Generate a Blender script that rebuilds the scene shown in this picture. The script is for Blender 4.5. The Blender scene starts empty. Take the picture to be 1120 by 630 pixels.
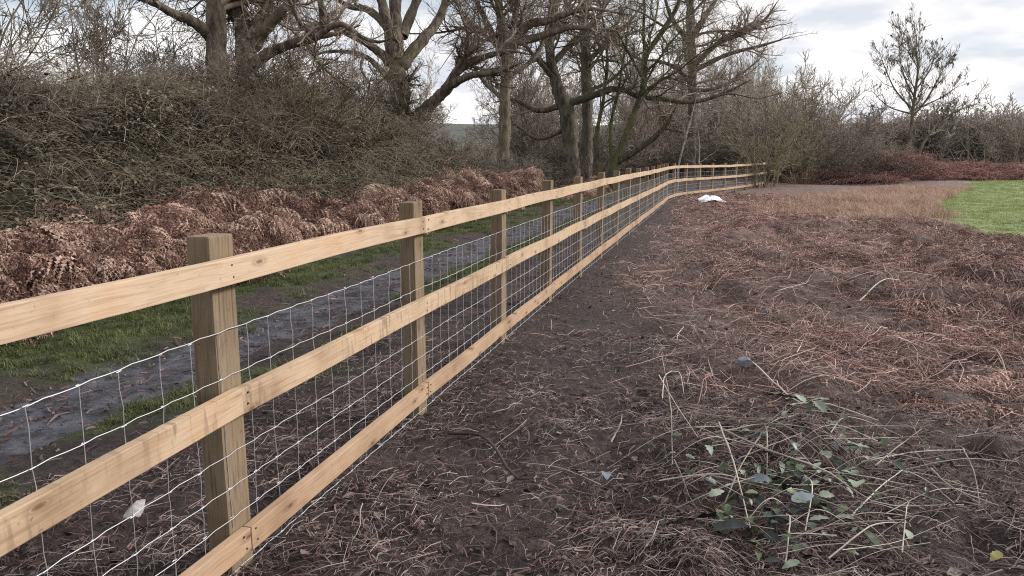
import bpy, bmesh, math, random
import numpy as np
from mathutils import Vector, Matrix, Euler

# ------------------------------------------------------------------ camera
scn = bpy.context.scene
C = scn.collection
FPX = 815.0                      # focal length in pixels of the 1120 px wide photograph
CAM_H = 1.52
PITCH = math.radians(10.16)
cam_d = bpy.data.cameras.new('camera')
cam_d.sensor_width = 36.0
cam_d.lens = 36.0 * FPX / 1120.0
cam_d.clip_start = 0.05
cam_d.clip_end = 5000
cam = bpy.data.objects.new('camera', cam_d)
C.objects.link(cam)
cam.location = (0, 0, CAM_H)
cam.rotation_euler = (math.pi / 2 - PITCH, 0, 0)
scn.camera = cam

# ------------------------------------------------------------------ sky and sun
SUN_ELEV = math.radians(30)
SUN_AZ = math.radians(80)         # clockwise from +Y (the view direction): from the right, a little ahead
world = bpy.data.worlds.new('World')
scn.world = world
world.use_nodes = True
wn, wl = world.node_tree.nodes, world.node_tree.links
wn.clear()


def nd(nodes, t, **kw):
    n = nodes.new(t)
    for k, v in kw.items():
        setattr(n, k, v)
    return n


sky = nd(wn, 'ShaderNodeTexSky', sky_type='NISHITA', sun_disc=False)
sky.sun_elevation = SUN_ELEV
sky.sun_rotation = SUN_AZ
sky.air_density = 1.0
sky.dust_density = 1.5
tc = nd(wn, 'ShaderNodeTexCoord')
sep = nd(wn, 'ShaderNodeSeparateXYZ')
wl.new(tc.outputs['Generated'], sep.inputs[0])
add = nd(wn, 'ShaderNodeMath', operation='ADD')
ab = nd(wn, 'ShaderNodeMath', operation='ABSOLUTE')
wl.new(sep.outputs[2], ab.inputs[0])
wl.new(ab.outputs[0], add.inputs[0])
add.inputs[1].default_value = 0.16
dx = nd(wn, 'ShaderNodeMath', operation='DIVIDE')
dy = nd(wn, 'ShaderNodeMath', operation='DIVIDE')
wl.new(sep.outputs[0], dx.inputs[0]); wl.new(add.outputs[0], dx.inputs[1])
wl.new(sep.outputs[1], dy.inputs[0]); wl.new(add.outputs[0], dy.inputs[1])
cmb = nd(wn, 'ShaderNodeCombineXYZ')
wl.new(dx.outputs[0], cmb.inputs[0]); wl.new(dy.outputs[0], cmb.inputs[1])
cmb.inputs[2].default_value = 4.3
n1 = nd(wn, 'ShaderNodeTexNoise')
n1.inputs['Scale'].default_value = 1.1
n1.inputs['Detail'].default_value = 7
n1.inputs['Roughness'].default_value = 0.56
wl.new(cmb.outputs[0], n1.inputs['Vector'])
r1 = nd(wn, 'ShaderNodeValToRGB')
r1.color_ramp.elements[0].position = 0.34
r1.color_ramp.elements[0].color = (.42, .42, .42, 1)
r1.color_ramp.elements[1].position = 0.50
r1.color_ramp.elements[1].color = (1, 1, 1, 1)
wl.new(n1.outputs[0], r1.inputs[0])
n2 = nd(wn, 'ShaderNodeTexNoise')
n2.inputs['Scale'].default_value = 2.0
n2.inputs['Detail'].default_value = 6
wl.new(cmb.outputs[0], n2.inputs['Vector'])
r2 = nd(wn, 'ShaderNodeValToRGB')
r2.color_ramp.elements[0].position = 0.38
r2.color_ramp.elements[0].color = (5.6, 5.8, 6.3, 1)
r2.color_ramp.elements[1].position = 0.58
r2.color_ramp.elements[1].color = (8.6, 8.4, 8.35, 1)
wl.new(n2.outputs[0], r2.inputs[0])
mx = nd(wn, 'ShaderNodeMix', data_type='RGBA')
wl.new(r1.outputs[0], mx.inputs['Factor'])
wl.new(sky.outputs[0], mx.inputs['A'])
wl.new(r2.outputs[0], mx.inputs['B'])
bg = nd(wn, 'ShaderNodeBackground')
bg.inputs['Strength'].default_value = 0.092
wl.new(mx.outputs['Result'], bg.inputs['Color'])
wo = nd(wn, 'ShaderNodeOutputWorld')
wl.new(bg.outputs[0], wo.inputs['Surface'])

sun_d = bpy.data.lights.new('sun', 'SUN')
sun_d.energy = 2.8
sun_d.angle = math.radians(12)
sun_d.color = (1.0, 0.95, 0.89)
sun = bpy.data.objects.new('sun', sun_d)
C.objects.link(sun)
sd = Vector((math.sin(SUN_AZ) * math.cos(SUN_ELEV), math.cos(SUN_AZ) * math.cos(SUN_ELEV), math.sin(SUN_ELEV)))
sun.rotation_euler = sd.to_track_quat('Z', 'Y').to_euler()
sun.location = sd * 50

scn.view_settings.view_transform = 'Standard'
scn.view_settings.look = 'None'
scn.view_settings.gamma = 1
scn.view_settings.exposure = 0.6
scn.view_settings.use_curve_mapping = False
scn.render.engine = 'CYCLES'
scn.cycles.use_denoising = False
scn.cycles.filter_width = 1.1
scn.cycles.sample_clamp_direct = 3.0
scn.cycles.sample_clamp_indirect = 3.0
scn.cycles.max_bounces = 3
scn.cycles.diffuse_bounces = 2
scn.cycles.transparent_max_bounces = 4

# ------------------------------------------------------------------ helpers
RNG = np.random.default_rng(7)
random.seed(7)
FWD = np.array([0, math.cos(PITCH), -math.sin(PITCH)])
UPV = np.array([0, math.sin(PITCH), math.cos(PITCH)])
FA = math.radians(15.46)          # bearing of the fence
FD = np.array([math.sin(FA), math.cos(FA)])
FN = np.array([-math.cos(FA), math.sin(FA)])   # to the left of the fence


def at(px, py, Z):
    """place seen at photo pixel px,py, Z metres ahead"""
    return np.array([0, 0, CAM_H]) + Z * (FWD + np.array([(px - 560) / FPX, 0, 0]) + (315 - py) / FPX * UPV)


def uv2xy(u, v):
    u = np.asarray(u, float); v = np.asarray(v, float)
    return u * FD[0] + v * FN[0], u * FD[1] + v * FN[1]


def xy2uv(x, y):
    return x * FD[0] + y * FD[1], x * FN[0] + y * FN[1]


def _hash(ix, iy, s):
    h = (ix.astype(np.int64) * 374761393 + iy.astype(np.int64) * 668265263 + s * 974711) & 0x7fffffff
    h = ((h ^ (h >> 13)) * 1274126177) & 0x7fffffff
    return ((h ^ (h >> 16)) & 0xffff) / 65535.0


def vnoise(x, y, s=0):
    x = np.asarray(x, float); y = np.asarray(y, float)
    ix = np.floor(x); iy = np.floor(y)
    fx = x - ix; fy = y - iy
    fx = fx * fx * (3 - 2 * fx); fy = fy * fy * (3 - 2 * fy)
    a = _hash(ix, iy, s); b = _hash(ix + 1, iy, s); c = _hash(ix, iy + 1, s); d = _hash(ix + 1, iy + 1, s)
    return (a * (1 - fx) + b * fx) * (1 - fy) + (c * (1 - fx) + d * fx) * fy


def fbm(x, y, s=0, o=4):
    t = 0; a = 0.5; n = 0
    for k in range(o):
        t = t + a * vnoise(x * 2 ** k + 17.3 * k, y * 2 ** k - 9.1 * k, s + k); n += a; a *= 0.5
    return t / n


def sst(x, a, b):
    t = np.clip((x - a) / (b - a), 0, 1)
    return t * t * (3 - 2 * t)


PATH_R, PATH_L = 3.58, 4.38        # path edges, left of the camera, measured square to the fence


GROUND_DROP = .06


def H(x, y):
    """height of the ground"""
    x = np.asarray(x, float); y = np.asarray(y, float)
    u, v = xy2uv(x, y)
    d = np.hypot(x, y)
    near = 1 - sst(d, 25, 60)
    onpath = sst(v, PATH_R - .5, PATH_R) * (1 - sst(v, PATH_L, PATH_L + .5)) * (1 - sst(u, 34, 40))
    mic = (fbm(x * 1.1, y * 1.1, 3, 3) - .5) * .09 + (fbm(x * 4.2, y * 4.2, 11, 3) - .5) * .085 * (1 - sst(d, 10, 25))
    mic = mic * near * (1 - .75 * onpath)
    fx = np.exp(-((v - 1.75) / .5) ** 2)
    mic = mic * (1 - .6 * fx)
    big = (fbm(x * .12 + 5, y * .12, 23, 2) - .5) * .5 * sst(d, 12, 40)
    bank_h = 2.6 - 2.2 * sst(u, 19, 35)
    bank = sst(v, 7.2, 11.2) * (1 - .75 * sst(v, 14, 22)) * bank_h
    bank = bank * (1 + .18 * (fbm(x * .3, y * .3, 31, 2) - .5))
    # clumpy heaps of cut bracken on the right
    heap = sst(fbm(x * .55 + 3, y * .55 + 8, 41, 3), .46, .72) * .26 * sst(-v, -.5, .7) * (1 - sst(d, 14, 24))
    heap = heap + (np.maximum(fbm(x * 1.9, y * 1.9, 45, 3) - .5, 0)) * .32 * sst(-v, -1., .2) * (1 - sst(d, 10, 18))
    far = .010 * np.maximum(d - 60, 0) + 9 * sst(d, 300, 900)
    far = np.minimum(far, 16)
    return mic + big - .05 * onpath + bank + heap + far - GROUND_DROP


def pxg(px, py):
    """ground place (flat) seen at a photo pixel"""
    r = FWD + np.array([(px - 560) / FPX, 0, 0]) + (315 - py) / FPX * UPV
    t = -(CAM_H + GROUND_DROP) / r[2]
    return t * r[0], t * r[1]


class Geo:
    def __init__(self):
        self.v = []; self.f = []; self.n = 0

    def add(self, v, f):
        v = np.asarray(v, float).reshape(-1, 3); f = np.asarray(f, int)
        self.f.append(f + self.n); self.v.append(v); self.n += len(v)
        return self

    def mesh(self, name, mat, smooth=True):
        me = bpy.data.meshes.new(name)
        v = np.concatenate(self.v)
        me.vertices.add(len(v))
        me.vertices.foreach_set('co', v.ravel())
        loops = np.concatenate([f.ravel() for f in self.f])
        tot = np.concatenate([np.full(len(f), f.shape[1]) for f in self.f])
        me.loops.add(len(loops))
        me.loops.foreach_set('vertex_index', loops)
        me.polygons.add(len(tot))
        me.polygons.foreach_set('loop_start', np.concatenate([[0], np.cumsum(tot)[:-1]]))
        me.polygons.foreach_set('use_smooth', np.full(len(tot), smooth))
        me.update(calc_edges=True)
        me.validate()
        if mat:
            me.materials.append(mat)
        return me

    def build(self, name, mat, parent=None, smooth=True):
        return link(name, self.mesh(name, mat, smooth), parent)


def link(name, me, parent=None):
    o = bpy.data.objects.new(name, me)
    C.objects.link(o)
    if parent:
        o.parent = parent
    return o


def empty(name, loc=(0, 0, 0)):
    o = bpy.data.objects.new(name, None)
    o.empty_display_size = .2
    C.objects.link(o)
    o.location = loc
    return o


def tag(o, label=None, cat=None, group=None, kind=None):
    if label: o['label'] = label
    if cat: o['category'] = cat
    if group: o['group'] = group
    if kind: o['kind'] = kind
    return o


def unit(a):
    return a / np.maximum(np.linalg.norm(a, axis=-1, keepdims=True), 1e-9)


def tubes(P, R, S=3, cap=False):
    """many tubes at once: P (N,K,3), R (N,K)"""
    P = np.asarray(P, float); R = np.asarray(R, float)
    N, K = P.shape[:2]
    T = np.empty_like(P)
    T[:, 1:-1] = P[:, 2:] - P[:, :-2]
    T[:, 0] = P[:, 1] - P[:, 0]; T[:, -1] = P[:, -1] - P[:, -2]
    T = unit(T)
    m = unit(P[:, -1] - P[:, 0])
    ref = np.where(np.abs(m[:, 2:3]) < .8, np.array([[0, 0, 1.]]), np.array([[1., 0, 0]]))[:, None, :]
    A = unit(ref - (ref * T).sum(-1, keepdims=True) * T)
    B = np.cross(T, A)
    a = np.arange(S) / S * 2 * np.pi
    V = P[:, :, None] + R[:, :, None, None] * (np.cos(a)[None, None, :, None] * A[:, :, None] + np.sin(a)[None, None, :, None] * B[:, :, None])
    i = np.arange(N * K).reshape(N, K) * S
    s = np.arange(S); s2 = (s + 1) % S
    lo = i[:, :-1, None]; hi = i[:, 1:, None]
    F = np.stack([lo + s, lo + s2, hi + s2, hi + s], -1).reshape(-1, 4)
    return V.reshape(-1, 3), F


def grow(P, R, n, K, lr, ang, wander, up, rr, rng, t0=.2, t1=1., rmin=.002, zmax=None, lmin=0.05, lmax=9.):
    N, K0 = P.shape[:2]
    seg = np.linalg.norm(np.diff(P, axis=1), axis=-1)
    L = seg.sum(1)
    want = n
    if zmax is not None: n = n * 4
    idx = rng.choice(N, n, p=L / L.sum())
    t = rng.uniform(t0, t1, n) * (K0 - 1.001)
    i = t.astype(int); f = (t - i)[:, None]
    st = P[idx, i] * (1 - f) + P[idx, i + 1] * f
    r0 = R[idx, i] * (1 - f[:, 0]) + R[idx, i + 1] * f[:, 0]
    tan = unit(P[idx, i + 1] - P[idx, i])
    perp = unit(np.cross(tan, rng.normal(size=(n, 3))))
    an = (ang * rng.uniform(.6, 1.3, n))[:, None]
    d = unit(tan * np.cos(an) + perp * np.sin(an))
    ln = np.clip(lr * L[idx] * (1 - .55 * t / (K0 - 1)) * rng.uniform(.5, 1.35, n), lmin, lmax)
    if zmax is not None:
        keep = np.flatnonzero((st[:, 2] < zmax) | (rng.random(n) < .08))[:want]
        st, r0, d, ln = st[keep], r0[keep], d[keep], ln[keep]
    m = len(st)
    out = np.empty((m, K, 3)); out[:, 0] = st
    c = st.copy()
    for k in range(1, K):
        d = unit(d + wander * rng.normal(size=(m, 3)) + np.array([0, 0, up]))
        c = c + d * (ln / (K - 1))[:, None]
        out[:, k] = c
    rad = np.maximum((r0 * rr)[:, None] * np.linspace(1, .35, K)[None], rmin)
    return out, rad


def rough_tube(P, R, S, rng, amp=.10):
    """one trunk with furrowed bark: ridges run along it"""
    V, F = tubes(P[None], R[None], S)
    K = len(P)
    V = V.reshape(K, S, 3)
    ph = np.arange(S)
    s = np.concatenate([[0], np.cumsum(np.linalg.norm(np.diff(P, axis=0), axis=1))])
    A, B = np.meshgrid(s, ph, indexing='ij')
    o = rng.integers(0, 999)
    f = (np.where(B % 2 == 0, .5, -.5) * vnoise(A * 2.2, B * .9, o) * 1.6 + (fbm(A * 1.2, B * .33, o + 3, 3) - .5) * 1.6) * amp
    f[:, :] += np.roll(f, 1, 1) * .2
    c = P[:, None]
    V = c + (V - c) * (1 + f[..., None])
    return V.reshape(-1, 3), F


def resample(pts, rad, K, wig, rng):
    pts = np.asarray(pts, float); rad = np.asarray(rad, float)
    # Catmull-Rom through the points, then even steps
    n = len(pts)
    q = np.vstack([2 * pts[0] - pts[1], pts, 2 * pts[-1] - pts[-2]])
    res = []; rr = []
    for i in range(n - 1):
        for t in np.linspace(0, 1, 8, endpoint=False):
            p0, p1, p2, p3 = q[i:i + 4]
            res.append(.5 * (2 * p1 + (p2 - p0) * t + (2 * p0 - 5 * p1 + 4 * p2 - p3) * t * t + (3 * p1 - p0 - 3 * p2 + p3) * t ** 3))
            rr.append(rad[i] * (1 - t) + rad[i + 1] * t)
    res.append(pts[-1]); rr.append(rad[-1])
    res = np.array(res); rr = np.array(rr)
    s = np.concatenate([[0], np.cumsum(np.linalg.norm(np.diff(res, axis=0), axis=1))])
    g = np.linspace(0, s[-1], K)
    out = np.stack([np.interp(g, s, res[:, k]) for k in range(3)], 1)
    ro = np.interp(g, s, rr)
    w = rng.normal(size=(K, 3)) * wig * ro[:, None]
    w[0] = 0
    return out + w, ro * (1 + .06 * rng.normal(size=K))


# ------------------------------------------------------------------ materials
def material(name):
    m = bpy.data.materials.new(name)
    m.use_nodes = True
    n, l = m.node_tree.nodes, m.node_tree.links
    return m, n, l, n['Principled BSDF']


def ramp(n, stops):
    r = n.new('ShaderNodeValToRGB')
    e = r.color_ramp.elements
    while len(e) < len(stops):
        e.new(.5)
    for k, (p, c) in enumerate(stops):
        e[k].position = p
        e[k].color = (*c, 1)
    return r


def noise(n, l, vec, scale, detail=4, rough=.55):
    t = n.new('ShaderNodeTexNoise')
    t.inputs['Scale'].default_value = scale
    t.inputs['Detail'].default_value = detail
    t.inputs['Roughness'].default_value = rough
    if vec is not None:
        l.new(vec, t.inputs['Vector'])
    return t


def mixc(n, l, f, a, b, mode='MIX'):
    m = n.new('ShaderNodeMix'); m.data_type = 'RGBA'; m.blend_type = mode
    if isinstance(f, (int, float)): m.inputs['Factor'].default_value = f
    else: l.new(f, m.inputs['Factor'])
    for s, c in (('A', a), ('B', b)):
        if isinstance(c, tuple): m.inputs[s].default_value = (*c, 1)
        else: l.new(c, m.inputs[s])
    return m.outputs['Result']


def plant_mat(name, stops, scale=3., rough=.8, per_instance=.35, trans=0., isle=.5):
    """colour varies through space and from piece to piece"""
    m, n, l, b = material(name)
    g = n.new('ShaderNodeNewGeometry')
    oi = n.new('ShaderNodeObjectInfo')
    t = noise(n, l, g.outputs['Position'], scale, 3)
    isl = n.new('ShaderNodeMath'); isl.operation = 'MULTIPLY_ADD'
    l.new(g.outputs['Random Per Island'], isl.inputs[0]); isl.inputs[1].default_value = isle; isl.inputs[2].default_value = -isle / 2
    a1 = n.new('ShaderNodeMath'); a1.operation = 'ADD'
    l.new(t.outputs[0], a1.inputs[0]); l.new(isl.outputs[0], a1.inputs[1])
    a2 = n.new('ShaderNodeMath'); a2.operation = 'MULTIPLY_ADD'
    l.new(oi.outputs['Random'], a2.inputs[0]); a2.inputs[1].default_value = per_instance; a2.inputs[2].default_value = -per_instance / 2
    a3 = n.new('ShaderNodeMath'); a3.operation = 'ADD'
    l.new(a1.outputs[0], a3.inputs[0]); l.new(a2.outputs[0], a3.inputs[1])
    r = ramp(n, stops)
    l.new(a3.outputs[0], r.inputs[0])
    l.new(r.outputs[0], b.inputs['Base Color'])
    b.inputs['Roughness'].default_value = rough
    b.inputs['Specular IOR Level'].default_value = .25
    if trans:
        tr = n.new('ShaderNodeBsdfTranslucent')
        l.new(r.outputs[0], tr.inputs['Color'])
        ms = n.new('ShaderNodeMixShader'); ms.inputs[0].default_value = trans
        l.new(b.outputs[0], ms.inputs[1]); l.new(tr.outputs[0], ms.inputs[2])
        l.new(ms.outputs[0], n['Material Output'].inputs['Surface'])
    return m


def bark_mat(name, dark, mid, light, moss=None, scale=9.):
    m, n, l, b = material(name)
    g = n.new('ShaderNodeNewGeometry')
    mp = n.new('ShaderNodeMapping'); mp.inputs['Scale'].default_value = (1, 1, .22)
    l.new(g.outputs['Position'], mp.inputs['Vector'])
    t = noise(n, l, mp.outputs[0], scale, 6, .65)
    r = ramp(n, [(.32, dark), (.5, mid), (.68, light)])
    l.new(t.outputs[0], r.inputs[0])
    col = r.outputs[0]
    if moss:
        t2 = noise(n, l, g.outputs['Position'], 1.1, 4)
        r2 = ramp(n, [(.48, (0, 0, 0)), (.64, (.75, .75, .75))])
        l.new(t2.outputs[0], r2.inputs[0])
        col = mixc(n, l, r2.outputs[0], col, moss)
    l.new(col, b.inputs['Base Color'])
    b.inputs['Roughness'].default_value = .9
    b.inputs['Specular IOR Level'].default_value = .15
    bp = n.new('ShaderNodeBump'); bp.inputs['Strength'].default_value = .9; bp.inputs['Distance'].default_value = .05
    l.new(t.outputs[0], bp.inputs['Height']); l.new(bp.outputs[0], b.inputs['Normal'])
    return m


def wood_mat(name, pale, mid, dark, knots=True, streaks=False, rough=.7):
    m, n, l, b = material(name)
    tcn = n.new('ShaderNodeTexCoord'); oi = n.new('ShaderNodeObjectInfo')
    off = n.new('ShaderNodeVectorMath'); off.operation = 'MULTIPLY_ADD'
    cb = n.new('ShaderNodeCombineXYZ')
    for k in range(3): l.new(oi.outputs['Random'], cb.inputs[k])
    l.new(cb.outputs[0], off.inputs[0]); off.inputs[1].default_value = (37, 3, 5)
    l.new(tcn.outputs['Object'], off.inputs[2])
    vec = off.outputs[0]
    # slow wander so the grain is not ruled
    wn_ = noise(n, l, vec, 1.4, 2)
    wadd = n.new('ShaderNodeVectorMath'); wadd.operation = 'MULTIPLY_ADD'
    l.new(wn_.outputs['Color'], wadd.inputs[0]); wadd.inputs[1].default_value = (.0, .05, .05); l.new(vec, wadd.inputs[2])
    mp = n.new('ShaderNodeMapping'); mp.inputs['Scale'].default_value = (1.6, 46, 46)
    l.new(wadd.outputs[0], mp.inputs['Vector'])
    t = noise(n, l, mp.outputs[0], 1.6, 5, .6)
    r = ramp(n, [(.3, mid), (.48, pale), (.62, tuple(.5 * (x + y) for x, y in zip(pale, mid))), (.75, mid)])
    l.new(t.outputs[0], r.inputs[0])
    col = r.outputs[0]
    # blotchy colour, sap stain
    t3 = noise(n, l, vec, 2.3, 4)
    r3 = ramp(n, [(.32, (.58, .52, .47)), (.45, (.88, .84, .80)), (.55, (1, 1, 1)), (.72, (1.0, .86, .72))])
    l.new(t3.outputs[0], r3.inputs[0])
    col = mixc(n, l, .85, col, r3.outputs[0], 'MULTIPLY')
    # sharp dark grain lines, mud splashes
    mp2 = n.new('ShaderNodeMapping'); mp2.inputs['Scale'].default_value = (2.2, 120, 120)
    l.new(wadd.outputs[0], mp2.inputs['Vector'])
    t5 = noise(n, l, mp2.outputs[0], 1., 4, .7)
    r5 = ramp(n, [(.36, (.62, .56, .50)), (.47, (1, 1, 1))])
    l.new(t5.outputs[0], r5.inputs[0])
    col = mixc(n, l, .42, col, r5.outputs[0], 'MULTIPLY')
    t6 = noise(n, l, vec, 38, 4, .7)
    r6 = ramp(n, [(.63, (0, 0, 0)), (.72, (.75, .75, .75))])
    l.new(t6.outputs[0], r6.inputs[0])
    col = mixc(n, l, r6.outputs[0], col, tuple(.5 * x for x in mid))
    if knots:
        sx = n.new('ShaderNodeSeparateXYZ'); l.new(vec, sx.inputs[0])
        mk = n.new('ShaderNodeCombineXYZ')
        for q_, (ax_, sc_) in enumerate(((0, 2.3), (2, 6.5))):
            mu = n.new('ShaderNodeMath'); mu.operation = 'MULTIPLY'; mu.inputs[1].default_value = sc_
            l.new(sx.outputs[ax_], mu.inputs[0]); l.new(mu.outputs[0], mk.inputs[q_])
        vo = n.new('ShaderNodeTexVoronoi'); vo.voronoi_dimensions = '2D'; vo.feature = 'F1'; vo.inputs['Scale'].default_value = 1.0
        l.new(mk.outputs[0], vo.inputs['Vector'])
        rk = ramp(n, [(.02, (.9, .9, .9)), (.05, (.6, .6, .6)), (.062, (.1, .1, .1)), (.075, (.42, .42, .42)), (.15, (0, 0, 0))])
        l.new(vo.outputs['Distance'], rk.inputs[0])
        col = mixc(n, l, rk.outputs[0], col, dark)
    if streaks:
        ms = n.new('ShaderNodeMapping'); ms.inputs['Scale'].default_value = (42, 3, 6); ms.inputs['Rotation'].default_value = (0, .25, 0)
        l.new(vec, ms.inputs['Vector'])
        ts = noise(n, l, ms.outputs[0], 1., 3)
        rs = ramp(n, [(.54, (0, 0, 0)), (.64, (.75, .75, .75))])
        l.new(ts.outputs[0], rs.inputs[0])
        tm = noise(n, l, vec, .9, 2)
        rm = ramp(n, [(.42, (0, 0, 0)), (.56, (.9, .9, .9))])
        l.new(tm.outputs[0], rm.inputs[0])
        f = mixc(n, l, 1., rs.outputs[0], rm.outputs[0], 'MULTIPLY')
        col = mixc(n, l, f, col, tuple(.45 * x for x in mid))
    l.new(col, b.inputs['Base Color'])
    b.inputs['Roughness'].default_value = rough
    b.inputs['Specular IOR Level'].default_value = .3
    bp = n.new('ShaderNodeBump'); bp.inputs['Strength'].default_value = .35; bp.inputs['Distance'].default_value = .004
    l.new(t.outputs[0], bp.inputs['Height']); l.new(bp.outputs[0], b.inputs['Normal'])
    return m


def ground_mat():
    m, n, l, b = material('mud_ground')
    g = n.new('ShaderNodeNewGeometry')
    at_ = n.new('ShaderNodeAttribute'); at_.attribute_name = 'cover'
    sp = n.new('ShaderNodeSeparateColor'); l.new(at_.outputs['Color'], sp.inputs[0])
    P = g.outputs['Position']
    ta = noise(n, l, P, 2.2, 6, .6); tb = noise(n, l, P, 22, 5, .7); tcn = noise(n, l, P, 90, 3, .6)
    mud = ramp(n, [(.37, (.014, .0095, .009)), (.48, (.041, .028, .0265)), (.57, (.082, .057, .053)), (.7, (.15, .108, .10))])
    mm = n.new('ShaderNodeMath'); mm.operation = 'MULTIPLY_ADD'; mm.inputs[1].default_value = .55
    l.new(tb.outputs[0], mm.inputs[0])
    m2 = n.new('ShaderNodeMath'); m2.operation = 'MULTIPLY'; m2.inputs[1].default_value = .45
    l.new(ta.outputs[0], m2.inputs[0]); l.new(m2.outputs[0], mm.inputs[2])
    l.new(mm.outputs[0], mud.inputs[0])
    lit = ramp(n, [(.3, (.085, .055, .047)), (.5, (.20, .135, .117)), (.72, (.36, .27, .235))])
    l.new(mm.outputs[0], lit.inputs[0])
    tan = ramp(n, [(.3, (.16, .10, .07)), (.6, (.36, .26, .18))])
    l.new(tb.outputs[0], tan.inputs[0])
    gr = ramp(n, [(.3, (.025, .032, .012)), (.6, (.075, .10, .03))])
    l.new(tb.outputs[0], gr.inputs[0])
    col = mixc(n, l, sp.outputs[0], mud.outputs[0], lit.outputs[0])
    col = mixc(n, l, sp.outputs[1], col, tan.outputs[0])
    col = mixc(n, l, sp.outputs[2], col, gr.outputs[0])
    l.new(col, b.inputs['Base Color'])
    rr = ramp(n, [(.35, (.5, .5, .5)), (.6, (.85, .85, .85))])
    l.new(ta.outputs[0], rr.inputs[0]); l.new(rr.outputs[0], b.inputs['Roughness'])
    b.inputs['Specular IOR Level'].default_value = .35
    ad = n.new('ShaderNodeMath'); ad.operation = 'MULTIPLY_ADD'; ad.inputs[1].default_value = .3
    l.new(tcn.outputs[0], ad.inputs[0]); l.new(tb.outputs[0], ad.inputs[2])
    bp = n.new('ShaderNodeBump'); bp.inputs['Strength'].default_value = 1.; bp.inputs['Distance'].default_value = .09
    l.new(ad.outputs[0], bp.inputs['Height']); l.new(bp.outputs[0], b.inputs['Normal'])
    return m


def soil_mat(name, stops, scale, rough=(.4, .8), bump=.03, fine=60):
    m, n, l, b = material(name)
    g = n.new('ShaderNodeNewGeometry'); P = g.outputs['Position']
    ta = noise(n, l, P, scale, 6, .65); tb = noise(n, l, P, fine, 3, .6)
    r = ramp(n, stops); l.new(ta.outputs[0], r.inputs[0]); l.new(r.outputs[0], b.inputs['Base Color'])
    rr = ramp(n, [(.38, (rough[0],) * 3), (.6, (rough[1],) * 3)]); l.new(ta.outputs[0], rr.inputs[0]); l.new(rr.outputs[0], b.inputs['Roughness'])
    ad = n.new('ShaderNodeMath'); ad.operation = 'MULTIPLY_ADD'; ad.inputs[1].default_value = .3
    l.new(tb.outputs[0], ad.inputs[0]); l.new(ta.outputs[0], ad.inputs[2])
    bp = n.new('ShaderNodeBump'); bp.inputs['Strength'].default_value = .9; bp.inputs['Distance'].default_value = bump
    l.new(ad.outputs[0], bp.inputs['Height']); l.new(bp.outputs[0], b.inputs['Normal'])
    return m


M = {}
M['ground'] = ground_mat()
M['path'] = soil_mat('wet_path', [(.34, (.017, .018, .023)), (.5, (.042, .044, .056)), (.66, (.088, .092, .112))], 4.5, (.10, .6), .06)
M['field'] = soil_mat('field_grass_base', [(.3, (.09, .12, .04)), (.6, (.19, .235, .09))], 9, (.8, .9), .04)
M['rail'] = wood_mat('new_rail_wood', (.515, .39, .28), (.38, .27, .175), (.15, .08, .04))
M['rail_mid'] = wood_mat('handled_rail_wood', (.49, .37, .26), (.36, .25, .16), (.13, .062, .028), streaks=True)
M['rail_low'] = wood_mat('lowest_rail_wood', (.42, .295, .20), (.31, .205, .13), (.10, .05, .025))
M['post'] = wood_mat('treated_post_wood', (.23, .175, .117), (.112, .082, .052), (.05, .034, .022), streaks=False, rough=.85)
M['wire'] = material('galvanised_wire')[0]
_b = M['wire'].node_tree.nodes['Principled BSDF']
_b.inputs['Base Color'].default_value = (.52, .52, .54, 1); _b.inputs['Metallic'].default_value = .6; _b.inputs['Roughness'].default_value = .45
M['nail'] = material('dark_nail')[0]
_b = M['nail'].node_tree.nodes['Principled BSDF']
_b.inputs['Base Color'].default_value = (.03, .025, .022, 1); _b.inputs['Roughness'].default_value = .6
M['oak'] = bark_mat('oak_bark', (.035, .027, .021), (.12, .096, .075), (.25, .21, .17), moss=(.13, .12, .07))
M['oak_fine'] = plant_mat('oak_branches', [(.25, (0.081, 0.063, 0.050)), (.5, (0.189, 0.151, 0.117)), (.78, (0.338, 0.284, 0.223))], 1.5)
M['grey_bark'] = bark_mat('dark_bark', (.03, .025, .021), (.10, .084, .07), (.20, .17, .14), moss=(.10, .10, .06))
M['lichen'] = bark_mat('lichen_bark', (.025, .022, .015), (.065, .06, .038), (.13, .125, .075), moss=(.12, .125, .05))
M['pale_bark'] = bark_mat('pale_bark', (.12, .11, .10), (.26, .24, .22), (.4, .38, .35))
M['thicket'] = plant_mat('thicket_twigs', [(.25, (0.134, 0.109, 0.093)), (.5, (0.283, 0.237, 0.199)), (.8, (0.463, 0.397, 0.326))], .8, per_instance=.5)
M['hazed_twigs'] = plant_mat('hazed_twigs', [(.25, (.15, .125, .11)), (.5, (.26, .225, .195)), (.8, (.40, .35, .30))], .3, per_instance=.5)  # distance haze put into the colour: paler, greyer twigs for far trees and ash
M['olive'] = plant_mat('olive_twigs', [(.25, (0.055, 0.047, 0.029)), (.5, (0.143, 0.123, 0.077)), (.8, (0.264, 0.231, 0.154))], 1.2)
M['hawthorn'] = plant_mat('hawthorn_twigs', [(.25, (0.066, 0.054, 0.044)), (.5, (0.144, 0.118, 0.094)), (.8, (0.252, 0.216, 0.167))], .7)
M['bramble'] = plant_mat('bramble_leaves', [(.2, (0.023, 0.020, 0.013)), (.42, (0.056, 0.051, 0.032)), (.58, (0.103, 0.089, 0.059)), (.8, (0.183, 0.149, 0.099))], .55, .55, .45)
M['bramble_cane'] = plant_mat('bramble_canes', [(.2, (.03, .022, .017)), (.5, (.075, .06, .043)), (.85, (.20, .175, .125))], 1., .7, .4)
M['red_bramble'] = plant_mat('red_bramble', [(.2, (0.112, 0.053, 0.049)), (.5, (0.263, 0.134, 0.117)), (.8, (0.466, 0.284, 0.234))], 1.4, .8, .4)
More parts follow.
